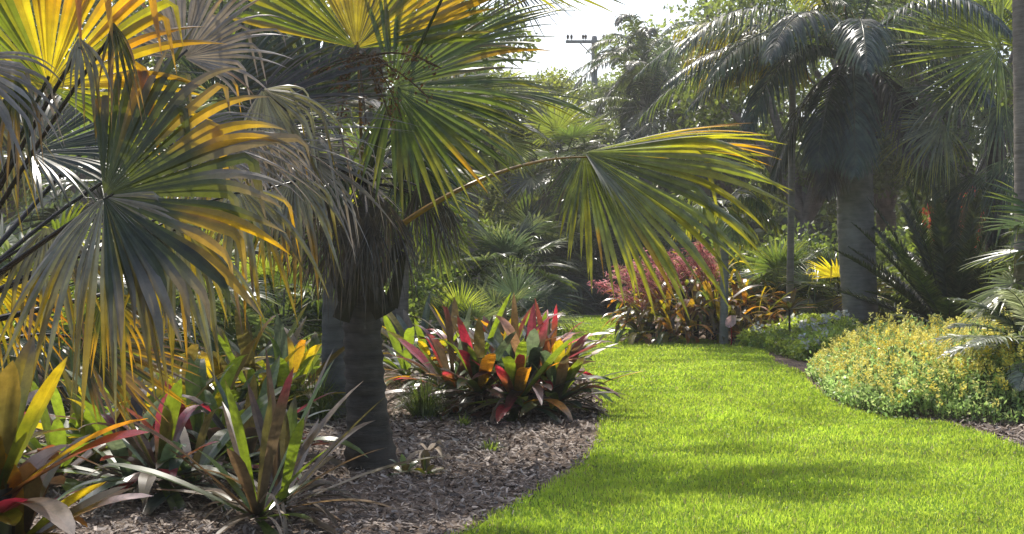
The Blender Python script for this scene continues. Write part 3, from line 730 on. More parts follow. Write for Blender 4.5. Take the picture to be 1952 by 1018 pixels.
for i, (hx, hy, hz, dx, dy, L) in enumerate(((.15, 12.95, 4.45, 1, .02, 1.5), (.70, 12.05, 4.5, 1, -.02, 1.75), (-.8, 11.7, 4.6, .6, -.8, 1.3), (-1.6, 11.6, 4.6, -.1, -1, 1.3), (-2.4, 11.8, 4.6, -.7, -.7, 1.3), (-.5, 12.4, 4.7, .7, -.5, 1.2), (-1.5, 12.2, 4.75, 0.2, -1, 1.2), (-2.6, 12.8, 4.6, -1, 0, 1.3), (-1.4, 14.1, 4.6, 0, 1, 1.3))):  # unseen level fronds added above the frame to shadow the lawn and mulch
    hb = A3(hx, hy, hz); frond(t9, hb, hb + A3(dx, dy, -.05), A3(0, .1, 1), L, 'green', 190 + i, A3(-1.5, 12.9, 4.65), None, 'g', None, A=.30 if i < 2 else 1.6, nseg=14 if i < 2 else 36, fuse=0.8 if i < 2 else .55, tex=2.2, droop=0.12, K=10)
# ------------------------------------------------------------------ bromeliads
# ------------------------------------------------------------------ bromeliads
brom_clump('big red, orange and green bromeliad clump at the bend of the lawn', [G(865, 775) + A3(0, 0, .08), G(915, 785) + A3(0, 0, .14), G(965, 770) + A3(0, 0, .20), G(1010, 782) + A3(0, 0, .18), G(1045, 768) + A3(0, 0, .12), G(945, 750) + A3(0, 0, .2), G(1020, 745) + A3(0, 0, .25), G(1062, 787) + A3(0, 0, .05), G(890, 745) + A3(0, 0, .15), G(985, 792) + A3(0, 0, .05)],
           25, 0.80, 0.062, [mixc(g=3, r=3.5, y=1, p=2, d=1, b=2), mixc(g=3, r=3, o=1.2, w=1, b=2), mixc(g=3, y=1, r=2.5, b=3), mixc(b=4, r=3, w=1, p=2), mixc(g=3, o=1, r=2.5, d=1.5, b=1)], 201, (84, -5), 0.36, 9)
cl = bpy.data.objects['bromeliad_clump']
for i, p in enumerate((G(905, 770), G(985, 775), G(1050, 765))):
    mb = MB(); rosette(mb, p + A3(0, 0, .2), 8, .92, .04, mixc(d=3, r=3, p=1, g=1), 290 + i, (82, 30), .12); mb.build('rosette', M_BROM, cl)
brom_clump('yellow-green bromeliad clump right of the dark palm trunk, behind the grass tufts', [G(775, 725), G(825, 735), G(870, 722), G(915, 732), G(850, 705), G(800, 705), G(955, 720)],
           16, 0.86, 0.062, [mixc(g=3, y=4, b=1.5), mixc(g=4, y=3, o=1), mixc(y=4, b=2, d=.6)], 211, (74, 8), 0.34, 3)
brom_clump('yellow and green bromeliad clump left of the grey palm trunk', [G(455, 765), G(505, 755), G(560, 770), G(600, 752), G(530, 735), G(470, 735), G(420, 750), G(545, 790), G(490, 790), G(440, 800)],
           18, 0.88, 0.062, [mixc(g=3, y=4, o=1, b=1), mixc(g=3, y=3, b=2), mixc(y=4, o=2, g=2)], 221, (76, 8), 0.34, 3)
brom_clump('shaded bromeliads under the hanging tips of the olive frond', [G(300, 830), G(350, 800), G(400, 840), G(250, 810), G(200, 840), G(330, 770), G(390, 790), G(150, 800), G(450, 850), G(100, 790), G(260, 870)],
           17, 0.8, 0.058, [mixc(g=4, y=3, b=1), mixc(g=3, y=4, o=1)], 231, (76, 8), 0.34, 2)
brom_clump('dark green bromeliad with red tips in the left foreground', [G(305, 955) + A3(0, 0, .1), G(250, 930), G(365, 935)], 22, 0.70, 0.056, [mixc(g=6, r=1.4, b=3, p=2), mixc(g=4, b=2, p=3), mixc(g=5, r=1, b=2)], 241, (70, -6), 0.5, 5)
brom_clump('dense low burgundy and green bromeliads filling the bed behind the left foreground ones', [G(180, 895), G(420, 890), G(110, 925), G(375, 875), G(470, 900), G(235, 885), G(300, 880)],
           18, 0.66, 0.056, [mixc(g=5, p=2, y=1.5), mixc(g=4, p=3, b=2), mixc(g=4, y=2, r=1)], 245, (74, 0), 0.42, 4)
brom_clump('tall upright brownish bromeliad beside the mulch in the foreground', [G(492, 1005), G(535, 985)], 20, 0.84, 0.040, [mixc(g=5, p=.6, d=4)], 253, (80, 10), 0.2, 8)
brom_clump('sunlit orange and pink bromeliad in the bottom left corner', [W(-10, 985, 4.2), W(-100, 960, 4.35), W(30, 1070, 4.3), W(-60, 1080, 4.1)], 19, 0.45, 0.056, [mixc(o=5, y=2, w=1.5, r=1)], 261, (76, 0), 0.34, 4)
brom_clump('pair of dim green bromeliads under the low yellow frond', [G(130, 870), G(40, 860)], 14, 0.6, 0.05, [mixc(g=4, p=2, y=1)], 271, (76, 6), 0.35, 2)

# far orange clump with pink flower sprays
sp = []
rng = RNG(3)
for px in (1235, 1275, 1320, 1365, 1410, 1440):
    for dd, z in ((21.7, 0.08), (22.1, 0.45), (22.6, 0.85), (23.2, 0.95)):
        e = abs(px - 1335) / 110.0
        sp.append(A3((px + rng.uniform(-14, 14) - 976) / F * dd, dd + rng.uniform(-.2, .2), max(0.05, z * (1.15 - 0.75 * e))))
far = brom_clump('mounded orange bromeliad clump with pink flower sprays at the far bend', sp, 19, 0.84, 0.055, [mixc(o=3, y=5, g=1), mixc(y=6, g=1.5, o=2), mixc(o=5, g=1, y=3)], 281, (78, 5), 1.0, 2)
mb = MB(); rng = RNG(33)
for i in range(85):
    f = rng.random(); px = 1148 + 225 * f; py = 552 - 52 * math.sin(f * 2.2) + rng.normal(0, 14)
    a = W(px + 60 * (1 - f) + 10, py + 45, 21.9 + rng.uniform(-.4, .5)); b = W(px + rng.normal(0, 14) - 10 * (1 - f), py - rng.uniform(0, 22), 21.6 + rng.uniform(-.4, .4))
    pp = bez(a, (a + b) / 2 + A3(0, 0, .15), b, 9)
    tube(mb, pp, 0.006, (0.42, 0.12, 0.13), (.25, .06, .06), 4)
    for q in pp[3:]:
        n = 7; d = nz(rng.normal(0, 1, (n, 3)) + A3(-.3, 0, .3))
        Wd = np.repeat(np.array([[.006, .009, .003]]), n, 0); cc = np.broadcast_to((A3(0.64, 0.25, 0.27) if rng.random() < .8 else A3(.5, .36, .2)) * rng.uniform(.6, 1.4), (n, 3, 3))
        sweep(mb, np.repeat(q[None], n, 0), d, rng.uniform(.05, .13, n), np.roll(d, 1, 1), np.full(n, .2), Wd, cc, cc * 1.5)
mb.build('flower_sprays', M_FLOWER, far)

# ------------------------------------------------------------------ grasses and small plants
grass_tuft('fine pale grass tuft left of the dark palm trunk', G(598, 800), 520, 0.62, 301)
grass_tuft('fine grass tuft between the dark palm trunk and the red bromeliads', G(808, 795), 420, 0.58, 302)
grass_tuft('low grass tuft touching the left side of the red bromeliads', G(872, 770), 300, 0.55, 303)
for i, (px, py, sd) in enumerate(((772, 905, 1), (812, 908, 2))):
    mb = MB(); c = G(px, py)
    rosette(mb, c, 9, 0.13, 0.032, mixc(g=3, y=2), 310 + i, (70, 10), .3, z0=0.01)
    t = thing('weed_seedling', ('small light green weed at the foot of the dark palm trunk', 'small green weed beside the pale fallen leaf bases')[i], 'weed', c)
    mb.build('leaves', M_BROM, t)
mb = MB(); dead_leaves(mb, G(818, 888), 7, 0.32, 0.04, 320, 0.05)
mb.c = [k * 1.5 for k in mb.c]
o = mb.build('fallen_leaf_bases', M_DRY); tag(o, 'pale dried leaf bases lying on the mulch right of the palm trunk', 'debris')
mb = MB()
pp = bez(G(560, 985) + A3(0, 0, .04), G(610, 980) + A3(0, 0, .06), G(650, 1000) + A3(0, 0, .02), 8); tube(mb, pp, np.linspace(.012, .007, 8), (0.30, 0.2, 0.12), (0, 0, 0), 6)
tag(mb.build('fallen_stalk', M_DRY), 'dry brown stalk lying across the foreground mulch', 'debris')
# sprinkler-like small weeds in the mulch
for i, (px, py) in enumerate(((935, 858), (1160, 808), (885, 810))):
    grass_tuft(('tiny weed alone in the open mulch', 'tiny weeds at the lawn edge in front of the red bromeliads', 'tiny weeds in front of the dry bromeliad leaves')[i], G(px, py), 40, 0.12, 330 + i, ((0.1, .16, .04), (.35, .45, .05)), None, .06, .5, 'weed_sprig', .006)

# ------------------------------------------------------------------ yellow flowering bed on the right
BED = np.array([tuple(G(*p)[:2] + A3(0.03, .03, 0)[:2]) for p in ((1540, 722), (1575, 762), (1620, 784), (1690, 802), (1760, 806), (1812, 806), (1900, 812), (2100, 815), (2300, 800))] + [(10.5, 15.8), (8.5, 17.3), (6.5, 17.6), (5.0, 17.3), (4.0, 16.4)])
def bed():
    rng = RNG(400)
    mbf, mbl = MB(), MB()
    p = np.stack([rng.uniform(3, 11, 60000), rng.uniform(10.5, 18, 60000)], 1)
    p = p[inside(p, BED)]
    p = p[(np.sin(p[:, 0] * 5.3 + 1.9 * np.sin(p[:, 1] * 4.3)) * np.sin(p[:, 1] * 5.7 + 1.7 * np.sin(p[:, 0] * 3.9)) + rng.normal(0, .25, len(p))) > -.45]
    # distance to the bed outline -> height profile
    e = np.full(len(p), 9.0); a = BED; b = np.roll(BED, -1, 0)
    for u, v in zip(a, b):
        w = v - u; tt = np.clip(((p - u) @ w) / (w @ w), 0, 1)
        e = np.minimum(e, np.linalg.norm(p - u - tt[:, None] * w, axis=1))
    hmax = np.interp(p[:, 1], [11.5, 17.5], [0.62, 0.78])
    h = hmax * (0.30 + 0.70 * sm(e, 0.0, 0.7)) * (0.86 + 0.14 * np.sin(p[:, 0] * 4.1 + np.sin(p[:, 1] * 3)) * np.sin(p[:, 1] * 3.7))
    h *= (0.86 + 0.16 * np.sin(p[:, 0] * 7.3 + 2 * np.sin(p[:, 1] * 5.1)) * np.sin(p[:, 1] * 6.1 + 1.3 * np.sin(p[:, 0] * 6))) * (rng.uniform(0.72, 1.14, len(p)))
    h = h * np.where(rng.random(len(p)) < .03, rng.uniform(1.1, 1.35, len(p)), 1)
    # stems
    ns = 5200; i = rng.choice(len(p), ns, replace=False)
    Wd = np.repeat(np.array([[.005, .005, .004]]), ns, 0); cc = np.broadcast_to(A3(.07, .09, .03), (ns, 3, 3))
    u = nz(rng.normal(0, .18, (ns, 3)) + A3(0, 0, 1))
    sweep(mbl, np.stack([p[i, 0], p[i, 1], h[i] * 0 - .01], 1), u, h[i] * .98, np.broadcast_to(A3(0, -1, 0), (ns, 3)), np.zeros(ns), Wd, cc, cc)
    # leaves, dense near the surface
    nl = 110000; j = rng.integers(0, len(p), nl)
    P = np.stack([p[j, 0], p[j, 1], h[j] * (1 - 0.75 * rng.random(nl) ** 1.7)], 1) + rng.normal(0, .03, (nl, 3)); P[:, 2] = np.maximum(P[:, 2], .02)
    d = nz(rng.normal(0, 1, (nl, 3)) + A3(0, 0, .5)); S = nz(np.cross(d, rng.normal(0, 1, (nl, 3)) + A3(0, 0, .8))); sz = rng.uniform(.035, .065, (nl, 1))
    V = np.stack([P, P + d * sz * .5 + S * sz * .24, P + d * sz, P + d * sz * .5 - S * sz * .24], 1)
    f = rng.random((nl, 1)); c = A3(.10, .16, .04) * (1 - f) + A3(.25, .34, .11) * f
    mbl.add(V, np.arange(nl * 4).reshape(nl, 4), np.repeat(c, 4, 0), np.repeat(c * 3.7, 4, 0))
    # flower spikes
    k = rng.choice(len(p), 3500, replace=False)
    keep = rng.random(len(k)) < np.interp(e[k], [0, .35, 1], [.25, .7, 1]); k = k[keep]
    m = 26; nf = len(k)
    base = np.stack([p[k, 0], p[k, 1], h[k] + rng.uniform(-.03, .05, nf)], 1)
    hh = rng.uniform(.07, .16, nf)
    s = rng.random((nf, m)); az = rng.uniform(0, 6.28, (nf, m)); rr = .020 * (1 - .6 * s)
    lean = rng.normal(0, .12, (nf, 1, 2))
    Q = base[:, None] + np.stack([np.cos(az) * rr + lean[..., 0] * s * hh[:, None], np.sin(az) * rr + lean[..., 1] * s * hh[:, None], s * hh[:, None]], -1)
    d = nz(np.stack([np.cos(az), np.sin(az), rng.uniform(.4, 1.3, (nf, m))], -1)); S = nz(np.cross(d, A3(0, 0, 1) + rng.normal(0, .5, d.shape))); sz = rng.uniform(.018, .036, (nf, m, 1))
    V = np.stack([Q, Q + d * sz * .5 + S * sz * .35, Q + d * sz, Q + d * sz * .5 - S * sz * .35], 2)
    hue = rng.random((nf, 1, 1)); c = A3(.93, .76, .10) * (1 - hue) + A3(.94, .90, .32) * hue
    c = np.broadcast_to(c, (nf, m, 3)) * rng.uniform(.7, 1.15, (nf, m, 1)); n = nf * m
    mbf.add(V.reshape(-1, 3), np.arange(n * 4).reshape(n, 4), np.repeat(c.reshape(-1, 3), 4, 0), np.repeat(c.reshape(-1, 3) * .95, 4, 0))
    t = thing('flowering_ground_cover', 'wide low bed of yellow flower spikes over small green leaves on the right', 'flower bed', (5.5, 14, 0))
    t['kind'] = 'stuff'
    for o in (mbl.build('foliage', M_FAR, t), mbf.build('flower_spikes', M_FLOWER, t)): o['kind'] = 'stuff'
bed()

def white_patch():
    rng = RNG(410)
    t = thing('flowering_ground_cover', 'low light green ground cover dotted with white flowers beyond the yellow bed', 'ground cover', G(1490, 668)); t['kind'] = 'stuff'
    poly = np.array([tuple(G(*q)[:2]) for q in ((1412, 662), (1465, 672), (1530, 690), (1590, 690))] + [tuple(W(1640, 600, 19)[:2]), tuple(W(1590, 600, 21)[:2]), tuple(W(1440, 600, 22)[:2])])
    p = np.stack([rng.uniform(3, 7, 40000), rng.uniform(16, 23, 40000)], 1); p = p[inside(p, poly)]
    n = 26000; j = rng.integers(0, len(p), n); h = .2 + .3 * sm(p[j, 0], 4.1, 5.2)
    C = np.stack([p[j, 0], p[j, 1], h * rng.random(n) ** .6], 1) + rng.normal(0, .03, (n, 3)); C[:, 2] = np.maximum(.01, C[:, 2])
    mb = MB(); cloud(mb, C, .04, n, .07, (.16, .24, .05), (.27, .38, .09), (.65, .8, .1), rng)
    mb.build('foliage', M_FAR, t)['kind'] = 'stuff'
    k = rng.choice(n, 55, replace=False); F_ = C[k]; F_[:, 2] += .1
    mb = MB(); cloud(mb, F_, .05, 55 * 14, .06, (.75, .75, .7), (.85, .85, .8), (.6, .6, .55), rng, elong=1.5)
    mb.build('white_flowers', M_FLOWER, t)['kind'] = 'stuff'
white_patch()

# ------------------------------------------------------------------ big palm on the right
bR = A3(*(W(1640, 480, 21.0)[:2]), 0)
R1 = thing('feather_palm', 'stout grey-trunked feather palm behind the yellow flower bed with drooping blue-green fronds', 'palm', bR)
topR = bR + A3(-0.02, 0, EYE + (HOR - 230) / F * 21)
trunk('trunk', bR, topR, 0.275, R1, M_TRUNK_GREY, 30, 1.0, 0.12, 0.02, 26, 9)
cR = W(1625, 118, 21.0)
mb = MB(); tube(mb, [topR + A3(0, 0, -.3), topR + A3(0, 0, .2), cR + A3(0, 0, .1)], [.36, .4, .24], (0.05, 0.045, 0.035), m=16); mb.build('crown_shaft', M_TRUNK_DARK, R1)
R1F = [  # direction, length, sag
    (A3(-1.0, -.3, .35), 2.9, 1.3, 'blue'), (A3(-.9, .1, .55), 3.2, 1.5, 'blue'), (A3(-.55, -.7, .6), 2.8, 1.8, 'blue'), (A3(-.2, -1, .6), 2.6, 2.1, 'blue'), (A3(-.8, -.5, .45), 2.8, 1.6, 'mid'),
    (A3(.5, -.8, .8), 2.8, 2.0, 'blue'), (A3(.9, -.2, .9), 2.9, 2.1, 'blue'), (A3(.8, .6, 1.0), 2.9, 1.7, 'dark'), (A3(0, .9, 1.0), 2.9, 1.6, 'dark'), (A3(-.7, .7, .5), 2.8, 1.5, 'dark'),
    (A3(-.2, -.1, 1.3), 3.5, .9, 'mid'), (A3(.35, .1, 1.3), 3.4, 1.0, 'mid'), (A3(-.6, -.2, 1.2), 3.3, 1.3, 'strand'), (A3(.05, .3, 1.3), 2.7, 1.0, 'blue'), (A3(-.95, -.2, .3), 2.6, 1.6, 'blue'), (A3(.6, -.6, .2), 2.3, 1.6, 'blue'),
    (A3(-.4, -.6, -.15), 2.1, 2.2, 'dark'), (A3(.3, -.7, -.2), 2.0, 2.2, 'brown'), (A3(-.6, -.1, -.3), 2.1, 2.2, 'dark'), (A3(.55, .1, -.3), 2.0, 2.2, 'dark'), (A3(-.3, -.3, -.5), 1.9, 2.5, 'brown'), (A3(-.15, -.6, -.1), 2.1, 2.6, 'blue'), (A3(-.7, -.5, .3), 2.6, 2.3, 'blue'), (A3(-1, .15, .3), 3.2, 1.5, 'mid'), (A3(-.9, -.35, .75), 3.0, 1.9, 'silver'), (A3(.95, .1, .45), 2.8, 1.6, 'blue')]
for i, (d, L, sg, pal) in enumerate(R1F):
    mb = MB(); feather(mb, cR + nz(d) * .18, d, L * 1.22, sg, 0.9, 66, pal, 0.95, 500 + i, 0.1, 0.1, wid=0.021, rach=0.03, rc=(.16, .17, .09)); mb.build('frond', M_LEAF, R1)
# yellowing fronds hanging high on its left, from a second feather palm behind
bR2 = A3(*(W(1505, 480, 22.5)[:2]), 0)
R2 = thing('feather_palm', 'slender-trunked feather palm with yellowing leaflets hanging high beside the sky gap', 'palm', bR2)
cR2 = W(1510, 85, 22.5)
trunk('trunk', bR2, cR2, 0.062, R2, M_TRUNK_GREY, 40, 1.2, 0, 0.02, 14, 12)
for i, (d, L, sg, pal, lwid) in enumerate(((A3(-1, -.3, .35), 2.1, .8, 'gold', 1.25), (A3(-1, -.1, .05), 2.0, .5, 'gold', 1.2), (A3(-.9, -.6, .6), 2.0, 1.1, 'strand', 1.2), (A3(-.7, -.9, .3), 1.9, .8, 'gold', 1.2), (A3(-1, .2, .6), 2.2, 1.0, 'strand', 1.2), (A3(-1, -.45, -.1), 1.8, .6, 'gold', 1.2), (A3(.2, -1, .7), 2.4, 1.3, 'mid', .7), (A3(.9, -.3, .7), 2.5, 1.2, 'mid', .7),
        (A3(.5, .9, .9), 2.5, 1.2, 'mid', .7), (A3(-.5, .9, .9), 2.6, 1.2, 'mid', .7), (A3(-.2, 0, 1.2), 2.4, .8, 'mid', .6), (A3(-.9, -.5, -.15), 1.5, .8, 'strand', .8), (A3(-.2, -.8, -.2), 1.5, 1, 'pend', .7))):
    mb = MB(); feather(mb, cR2, d, L, sg, lwid, 40, pal, 1.0 + .2 * (i % 3), 540 + i, -.1, 0.12, wid=0.017, rach=0.02, patch=.12); mb.build('frond', M_LEAF, R2)

# trunk at the right edge, crown above the frame
bE = A3(*(W(1962, 480, 13.3)[:2]), 0)
E1 = thing('fan_palm', 'tall straight fan palm whose brown-grey trunk stands at the right edge', 'palm', bE)
trunk('trunk', bE, bE + A3(0.05, 0, 6.2), 0.20, E1, M_TRUNK_BROWN, 60, 1.2, 0, 0.02, 22, 14)
for i in range(9):
    az = i * 2.4; a = bE + A3(.05, 0, 6.15); d = A3(math.cos(az), math.sin(az), .35 - .08 * i)
    hub = a + nz(d) * 1.1; mb = MB(); petiole(mb, a, a + nz(d) * .6 + A3(0, 0, .1), hub); fan(mb, hub, d + A3(0, 0, -.4), A3(-d[0] * .2, -d[1] * .2, 1), .95, 1.9, 34, droop=.3, seed=560 + i, pal='green'); mb.build('frond', M_LEAF, E1)

# fan palm behind it with light green leaves
bF = A3(*(W(1905, 480, 20.2)[:2]), 0)
FP = thing('fan_palm', 'fan palm with a large light green upper leaf left of the right-edge trunk', 'palm', bF)
cF = W(1900, 255, 20.2)
trunk('trunk', bF, cF, 0.15, FP, M_TRUNK_DARK, 20, 1.2, 0, .03, 16, 16)
for i, (hx, hy, hd, tx, ty, nn, L, A, pal, dr, bk) in enumerate((
        (1905, 88, 15.6, 1790, 60, A3(.1, -.92, .35), 1.62, 1.6, 'lime', .04, 0), (1880, 70, 16.4, 1900, -120, A3(.1, -.85, .4), 1.2, 1.8, 'lime', .1, 0), (1830, 170, 15.8, 1660, 240, A3(.2, -.5, .85), 1.15, 1.5, 'silver', .5, .2),
        (1800, 235, 15.6, 1690, 330, A3(.3, -.5, .8), 1.1, 1.3, 'pend', .5, .3), (1860, 330, 15.5, 1820, 480, A3(0, -.9, .4), .95, 1.0, 'dark', .4, .3), (1910, 200, 15.4, 1900, 360, A3(0, -.9, .4), .9, 1.2, 'silver', .5, .4),
        (1930, 300, 15.5, 1930, 440, A3(0, -.9, .4), .95, 1.2, 'blue', .5, .3), (1790, 290, 16.2, 1750, 430, A3(0, -.9, .4), .95, 1.1, 'dark', .4, .3), (1740, 110, 17.0, 1640, 60, A3(.2, -.7, .7), 1.1, 1.7, 'mid', .25, 0),
        (1960, 150, 16.4, 2080, 180, A3(-.1, -.6, .8), 1.1, 1.7, 'mid', .4, .1), (1850, 210, 16.9, 1830, 150, A3(0, -.5, .9), 1.1, 1.8, 'dark', .4, 0), (1850, 370, 16.3, 1850, 500, A3(0, -.9, .3), .85, 1.0, 'brown', .4, .3), (1920, 390, 16.2, 1920, 520, A3(0, -.9, .3), .85, 1.0, 'blue', .4, .3))):
    hd *= 1.245
    frond(FP, W(hx, hy, hd), W(tx, ty, hd - .12), nn, L * 1.245, pal, 580 + i, cF, None, 'g', None, 0.02, None, None, A=A, nseg=44, fuse=0.4, droop=dr, brk=bk, brk_at=(.3, .6), K=10, fold=.5)

# cycads
def cycad(label, base, n, Lr, pals, seed, el=(82, 10), sag=.35, lw=.16, h=.3, nl=70, droop=.05, wid=.009, mat=None, vee=.35):
    rng = RNG(seed); root = thing('cycad', label, 'cycad', base)
    b = np.asarray(base, float); trunk('trunk', b, b + A3(0, 0, h), .16, root, M_TRUNK_DARK, 8, 1.1, .1, .08, 14, seed)
    for i in range(n):
        az = i * 2.39996 + seed; e = math.radians(el[0] + (el[1] - el[0]) * i / (n - 1) + rng.uniform(-6, 6))
        d = A3(math.cos(az) * math.cos(e), math.sin(az) * math.cos(e), math.sin(e)); mb = MB()
        feather(mb, b + A3(0, 0, h) + d * .08, d, Lr * rng.uniform(.85, 1.1), sag, lw, nl, pals[i % len(pals)], droop, seed * 100 + i, vee, .12, wid=wid, sweepf=.5, rach=.014)
        mb.build('frond', mat or M_LEAF, root)
    return root
cycad('large dark cycad with stiff upright fronds behind the yellow bed', A3(*(W(1810, 480, 19.6)[:2]), 0), 48, 2.25, ['dark', 'dark', 'mid', 'dark'], 61, (86, 8), .28, .26, .3, 90, .05, .013)
cycad('silvery cycad leaning over the yellow flowers near the right edge', A3(*(W(1990, 480, 12.6)[:2]), 0), 28, 1.15, ['pale', 'silver', 'pale'], 62, (50, -5), .7, .26, .55, 60, .2, .014, None, .15)
fan_palm('small blue-green fan palm below the right-edge trunk', A3(*(W(2075, 480, 12.9)[:2]), 0), 1.5, .09, 18, .8, .6, ['blue', 'mid', 'lime', 'blue'], 63, None, M_LEAF, 34, (60, -25), .2, 0)
shrub('green bush with red-orange flowers showing above the dark cycad', A3(*(W(1812, 480, 23.0)[:2]), 0), 1.3, 3.0, 9000, .12, (.05, .09, .03), (.12, .18, .05), (.32, .42, .05), 64, None, 'flowering_shrub', ((.75, .10, .05), (.8, .15, .06), 1100, .085, 0))
fan_palm('small fan palm with yellow-tinged leaves left of the stout grey trunk', A3(*(W(1600, 480, 22.6)[:2]), 0), .75, .09, 13, .78, .6, ['mid', 'gold', 'mid', 'green'], 65, None, M_LEAF, 34, (70, -5), .12, 0)
fan_palm('round silvery palmetto right of the orange bromeliads', A3(*(W(1490, 480, 23.8)[:2]), 0), .8, .09, 20, .75, .55, ['silver', 'blue', 'silver', 'mid'], 66, None, M_LEAF, 34, (80, -25), .15, 0)
# orange bromeliad head, spathe flower, dried leaf by the far bed
mb = MB(); c = W(1505, 590, 20.0); c[2] = 0
root = thing('bromeliad', 'small bromeliad with a flat orange top under the silvery palmetto', 'bromeliad', c)
mb = MB(); tube(mb, [c, c + A3(0, 0, .66)], .018, (.07, .06, .04)); mb.build('stem', M_DRY, root)
mb = MB(); rosette(mb, c + A3(0, 0, .62), 18, .36, .045, mixc(o=5, y=2), 606, (60, 0), .4); mb.build('rosette', M_BROM, root)
c = G(1393, 662)
root = thing('spathe_flower', 'single pale pink spathe flower on a red stem beside the thin trunk', 'flower', c)
mb = MB(); tube(mb, bez(c, c + A3(.03, 0, .2), c + A3(0, 0, .36), 8), .012, (.5, .06, .04), (.2, .02, .02), 6); mb.build('stem', M_FLOWER, root)
mb = MB(); s = np.linspace(0, 1, 8)
sweep(mb, (c + A3(-.06, 0, .34))[None], nz(A3(.5, -.1, .85))[None], np.array([.24]), A3(0, -1, .4)[None], np.array([.3]), (.09 * np.sin(np.clip(s * 2.7 + .35, 0, 3.12)))[None], np.broadcast_to(A3(.72, .5, .5), (1, 8, 3)), np.broadcast_to(A3(.6, .35, .35), (1, 8, 3)), fold=-.3)
mb.build('spathe', M_FLOWER, root)
mb = MB(); dead_leaves(mb, G(1450, 655), 26, .75, .05, 607, .25)
mb.c = [k * 1.2 for k in mb.c]
tag(mb.build('dried_leaves', M_DRY), 'heap of curled grey dried leaves beside the white-flowered ground cover', 'debris')
grass_tuft('blue-grey grassy tuft at the foot of the thin trunk', G(1432, 655), 160, .6, 341, ((.08, .11, .08), (.15, .2, .1)), None, .2, .8)

# thin palm in front of the orange clump
bt = G(1381, 658)
T1 = thing('feather_palm', 'young feather palm with a thin bare trunk in front of the orange bromeliads', 'palm', bt)
ct = W(1378, 395, bt[1])
trunk('trunk', bt, ct, .07, T1, M_TRUNK_GREY, 16, 1.2, 0, .02, 12, 18)
for i in range(9):
    az = i * 2.4 + .5; e = .9 - .13 * i; d = A3(math.cos(az) * math.cos(e), math.sin(az) * math.cos(e), math.sin(e))
    mb = MB(); feather(mb, ct, d, 1.15, 1.6, .55, 34, ['pend', 'lime', 'green'][i % 3], 1.0, 620 + i, 0, wid=.017); mb.build('frond', M_LEAF, T1)

# ------------------------------------------------------------------ middle distance, left and centre
def at(px, D): return A3(*(W(px, 480, D)[:2]), 0)
fan_palm('silvery palmetto with one bright upright leaf behind the yellow-green bromeliads', at(890, 17.5), .25, .09, 20, .62, .55, ['silver', 'lime', 'silver', 'mid'], 71, None, M_LEAF, 36, (85, -10), .08, 0, rr=.4, A=1.7)
fan_palm('grey-green palmetto low at the edge of the far lawn', at(975, 20.5), .25, .09, 20, .72, .6, ['silver', 'blue', 'mid'], 72, None, M_LEAF, 36, (80, -15), .1, 0, rr=.4, A=1.7)
fan_palm('glossy clumping fan palm with arching leaves left of the hanging leaf', at(965, 24), 1.0, .12, 26, .85, .8, ['silver', 'dark', 'mid', 'blue'], 73, None, M_LEAF, 34, (80, -45), .35, 0)
fan_palm('dark bluish fan palm skirted to the ground at the end of the lawn', at(1085, 33), .8, .15, 26, 1.0, 1.0, ['dark', 'blue', 'dark'], 74, None, M_FAR, 30, (80, -40), .4, 0)
fan_palm('second dark fan palm crowding the end of the lawn, nearer the pink sprays', at(1165, 34), 1.0, .15, 26, 1.05, 1.0, ['dark', 'dark', 'blue'], 75, None, M_FAR, 30, (80, -40), .4, 0)
fan_palm('dark fan palm behind the left end of the far lawn', at(1000, 32), 1.2, .15, 24, 1.0, 1.0, ['dark', 'mid', 'silver'], 76, None, M_FAR, 30, (80, -40), .4, 0)
fan_palm('fan palm with a bright upright spray of leaves above the orange petiole', at(1070, 34), 3.9, .14, 18, 1.1, 1.0, ['mid', 'lime', 'silver', 'dark'], 77, None, M_FAR, 32, (85, -30), .3, 3)
feather_palm('feather palm with dark arching fronds right of the utility pole', at(1235, 37), 5.9, .16, 22, 3.0, ['dark', 'blue', 'mid'], 78, None, .55, (80, -35), 1.35, .5, 44, M_TRUNK_GREY, wid=.022)
feather_palm('lower feather palm with glinting fronds below the utility pole', at(1150, 35), 3.2, .16, 20, 2.5, ['silver', 'mid', 'dark'], 79, None, .55, (80, -35), 1.3, .5, 40, wid=.025)
feather_palm('mid-height feather palm above the pink flower sprays', at(1290, 36), 2.6, .2, 18, 2.2, ['mid', 'dark', 'blue'], 80, None, .5, (80, -35), 1.3, .6, 40, M_TRUNK_GREY, wid=.022)
feather_palm('grey-trunked feather palm behind the pink flower sprays', at(1337, 36), 5.2, .2, 16, 2.4, ['mid', 'blue', 'dark'], 81, None, .55, (75, -30), 1.4, .8, 40, M_TRUNK_GREY, wid=.022)
feather_palm('tall far feather palm whose dark drooping crown overlaps the right end of the crossarm', at(1228, 39), 7.6, .15, 22, 2.7, ['dark', 'blue', 'mid'], 92, None, .6, (75, -45), 1.5, .7, 44, M_TRUNK_GREY, wid=.026)
feather_palm('far feather palm below the pole whose fronds cross its shaft', at(1105, 40), 4.6, .15, 20, 2.6, ['silver', 'mid', 'dark'], 93, None, .6, (80, -40), 1.4, .6, 40, M_TRUNK_GREY, wid=.026)
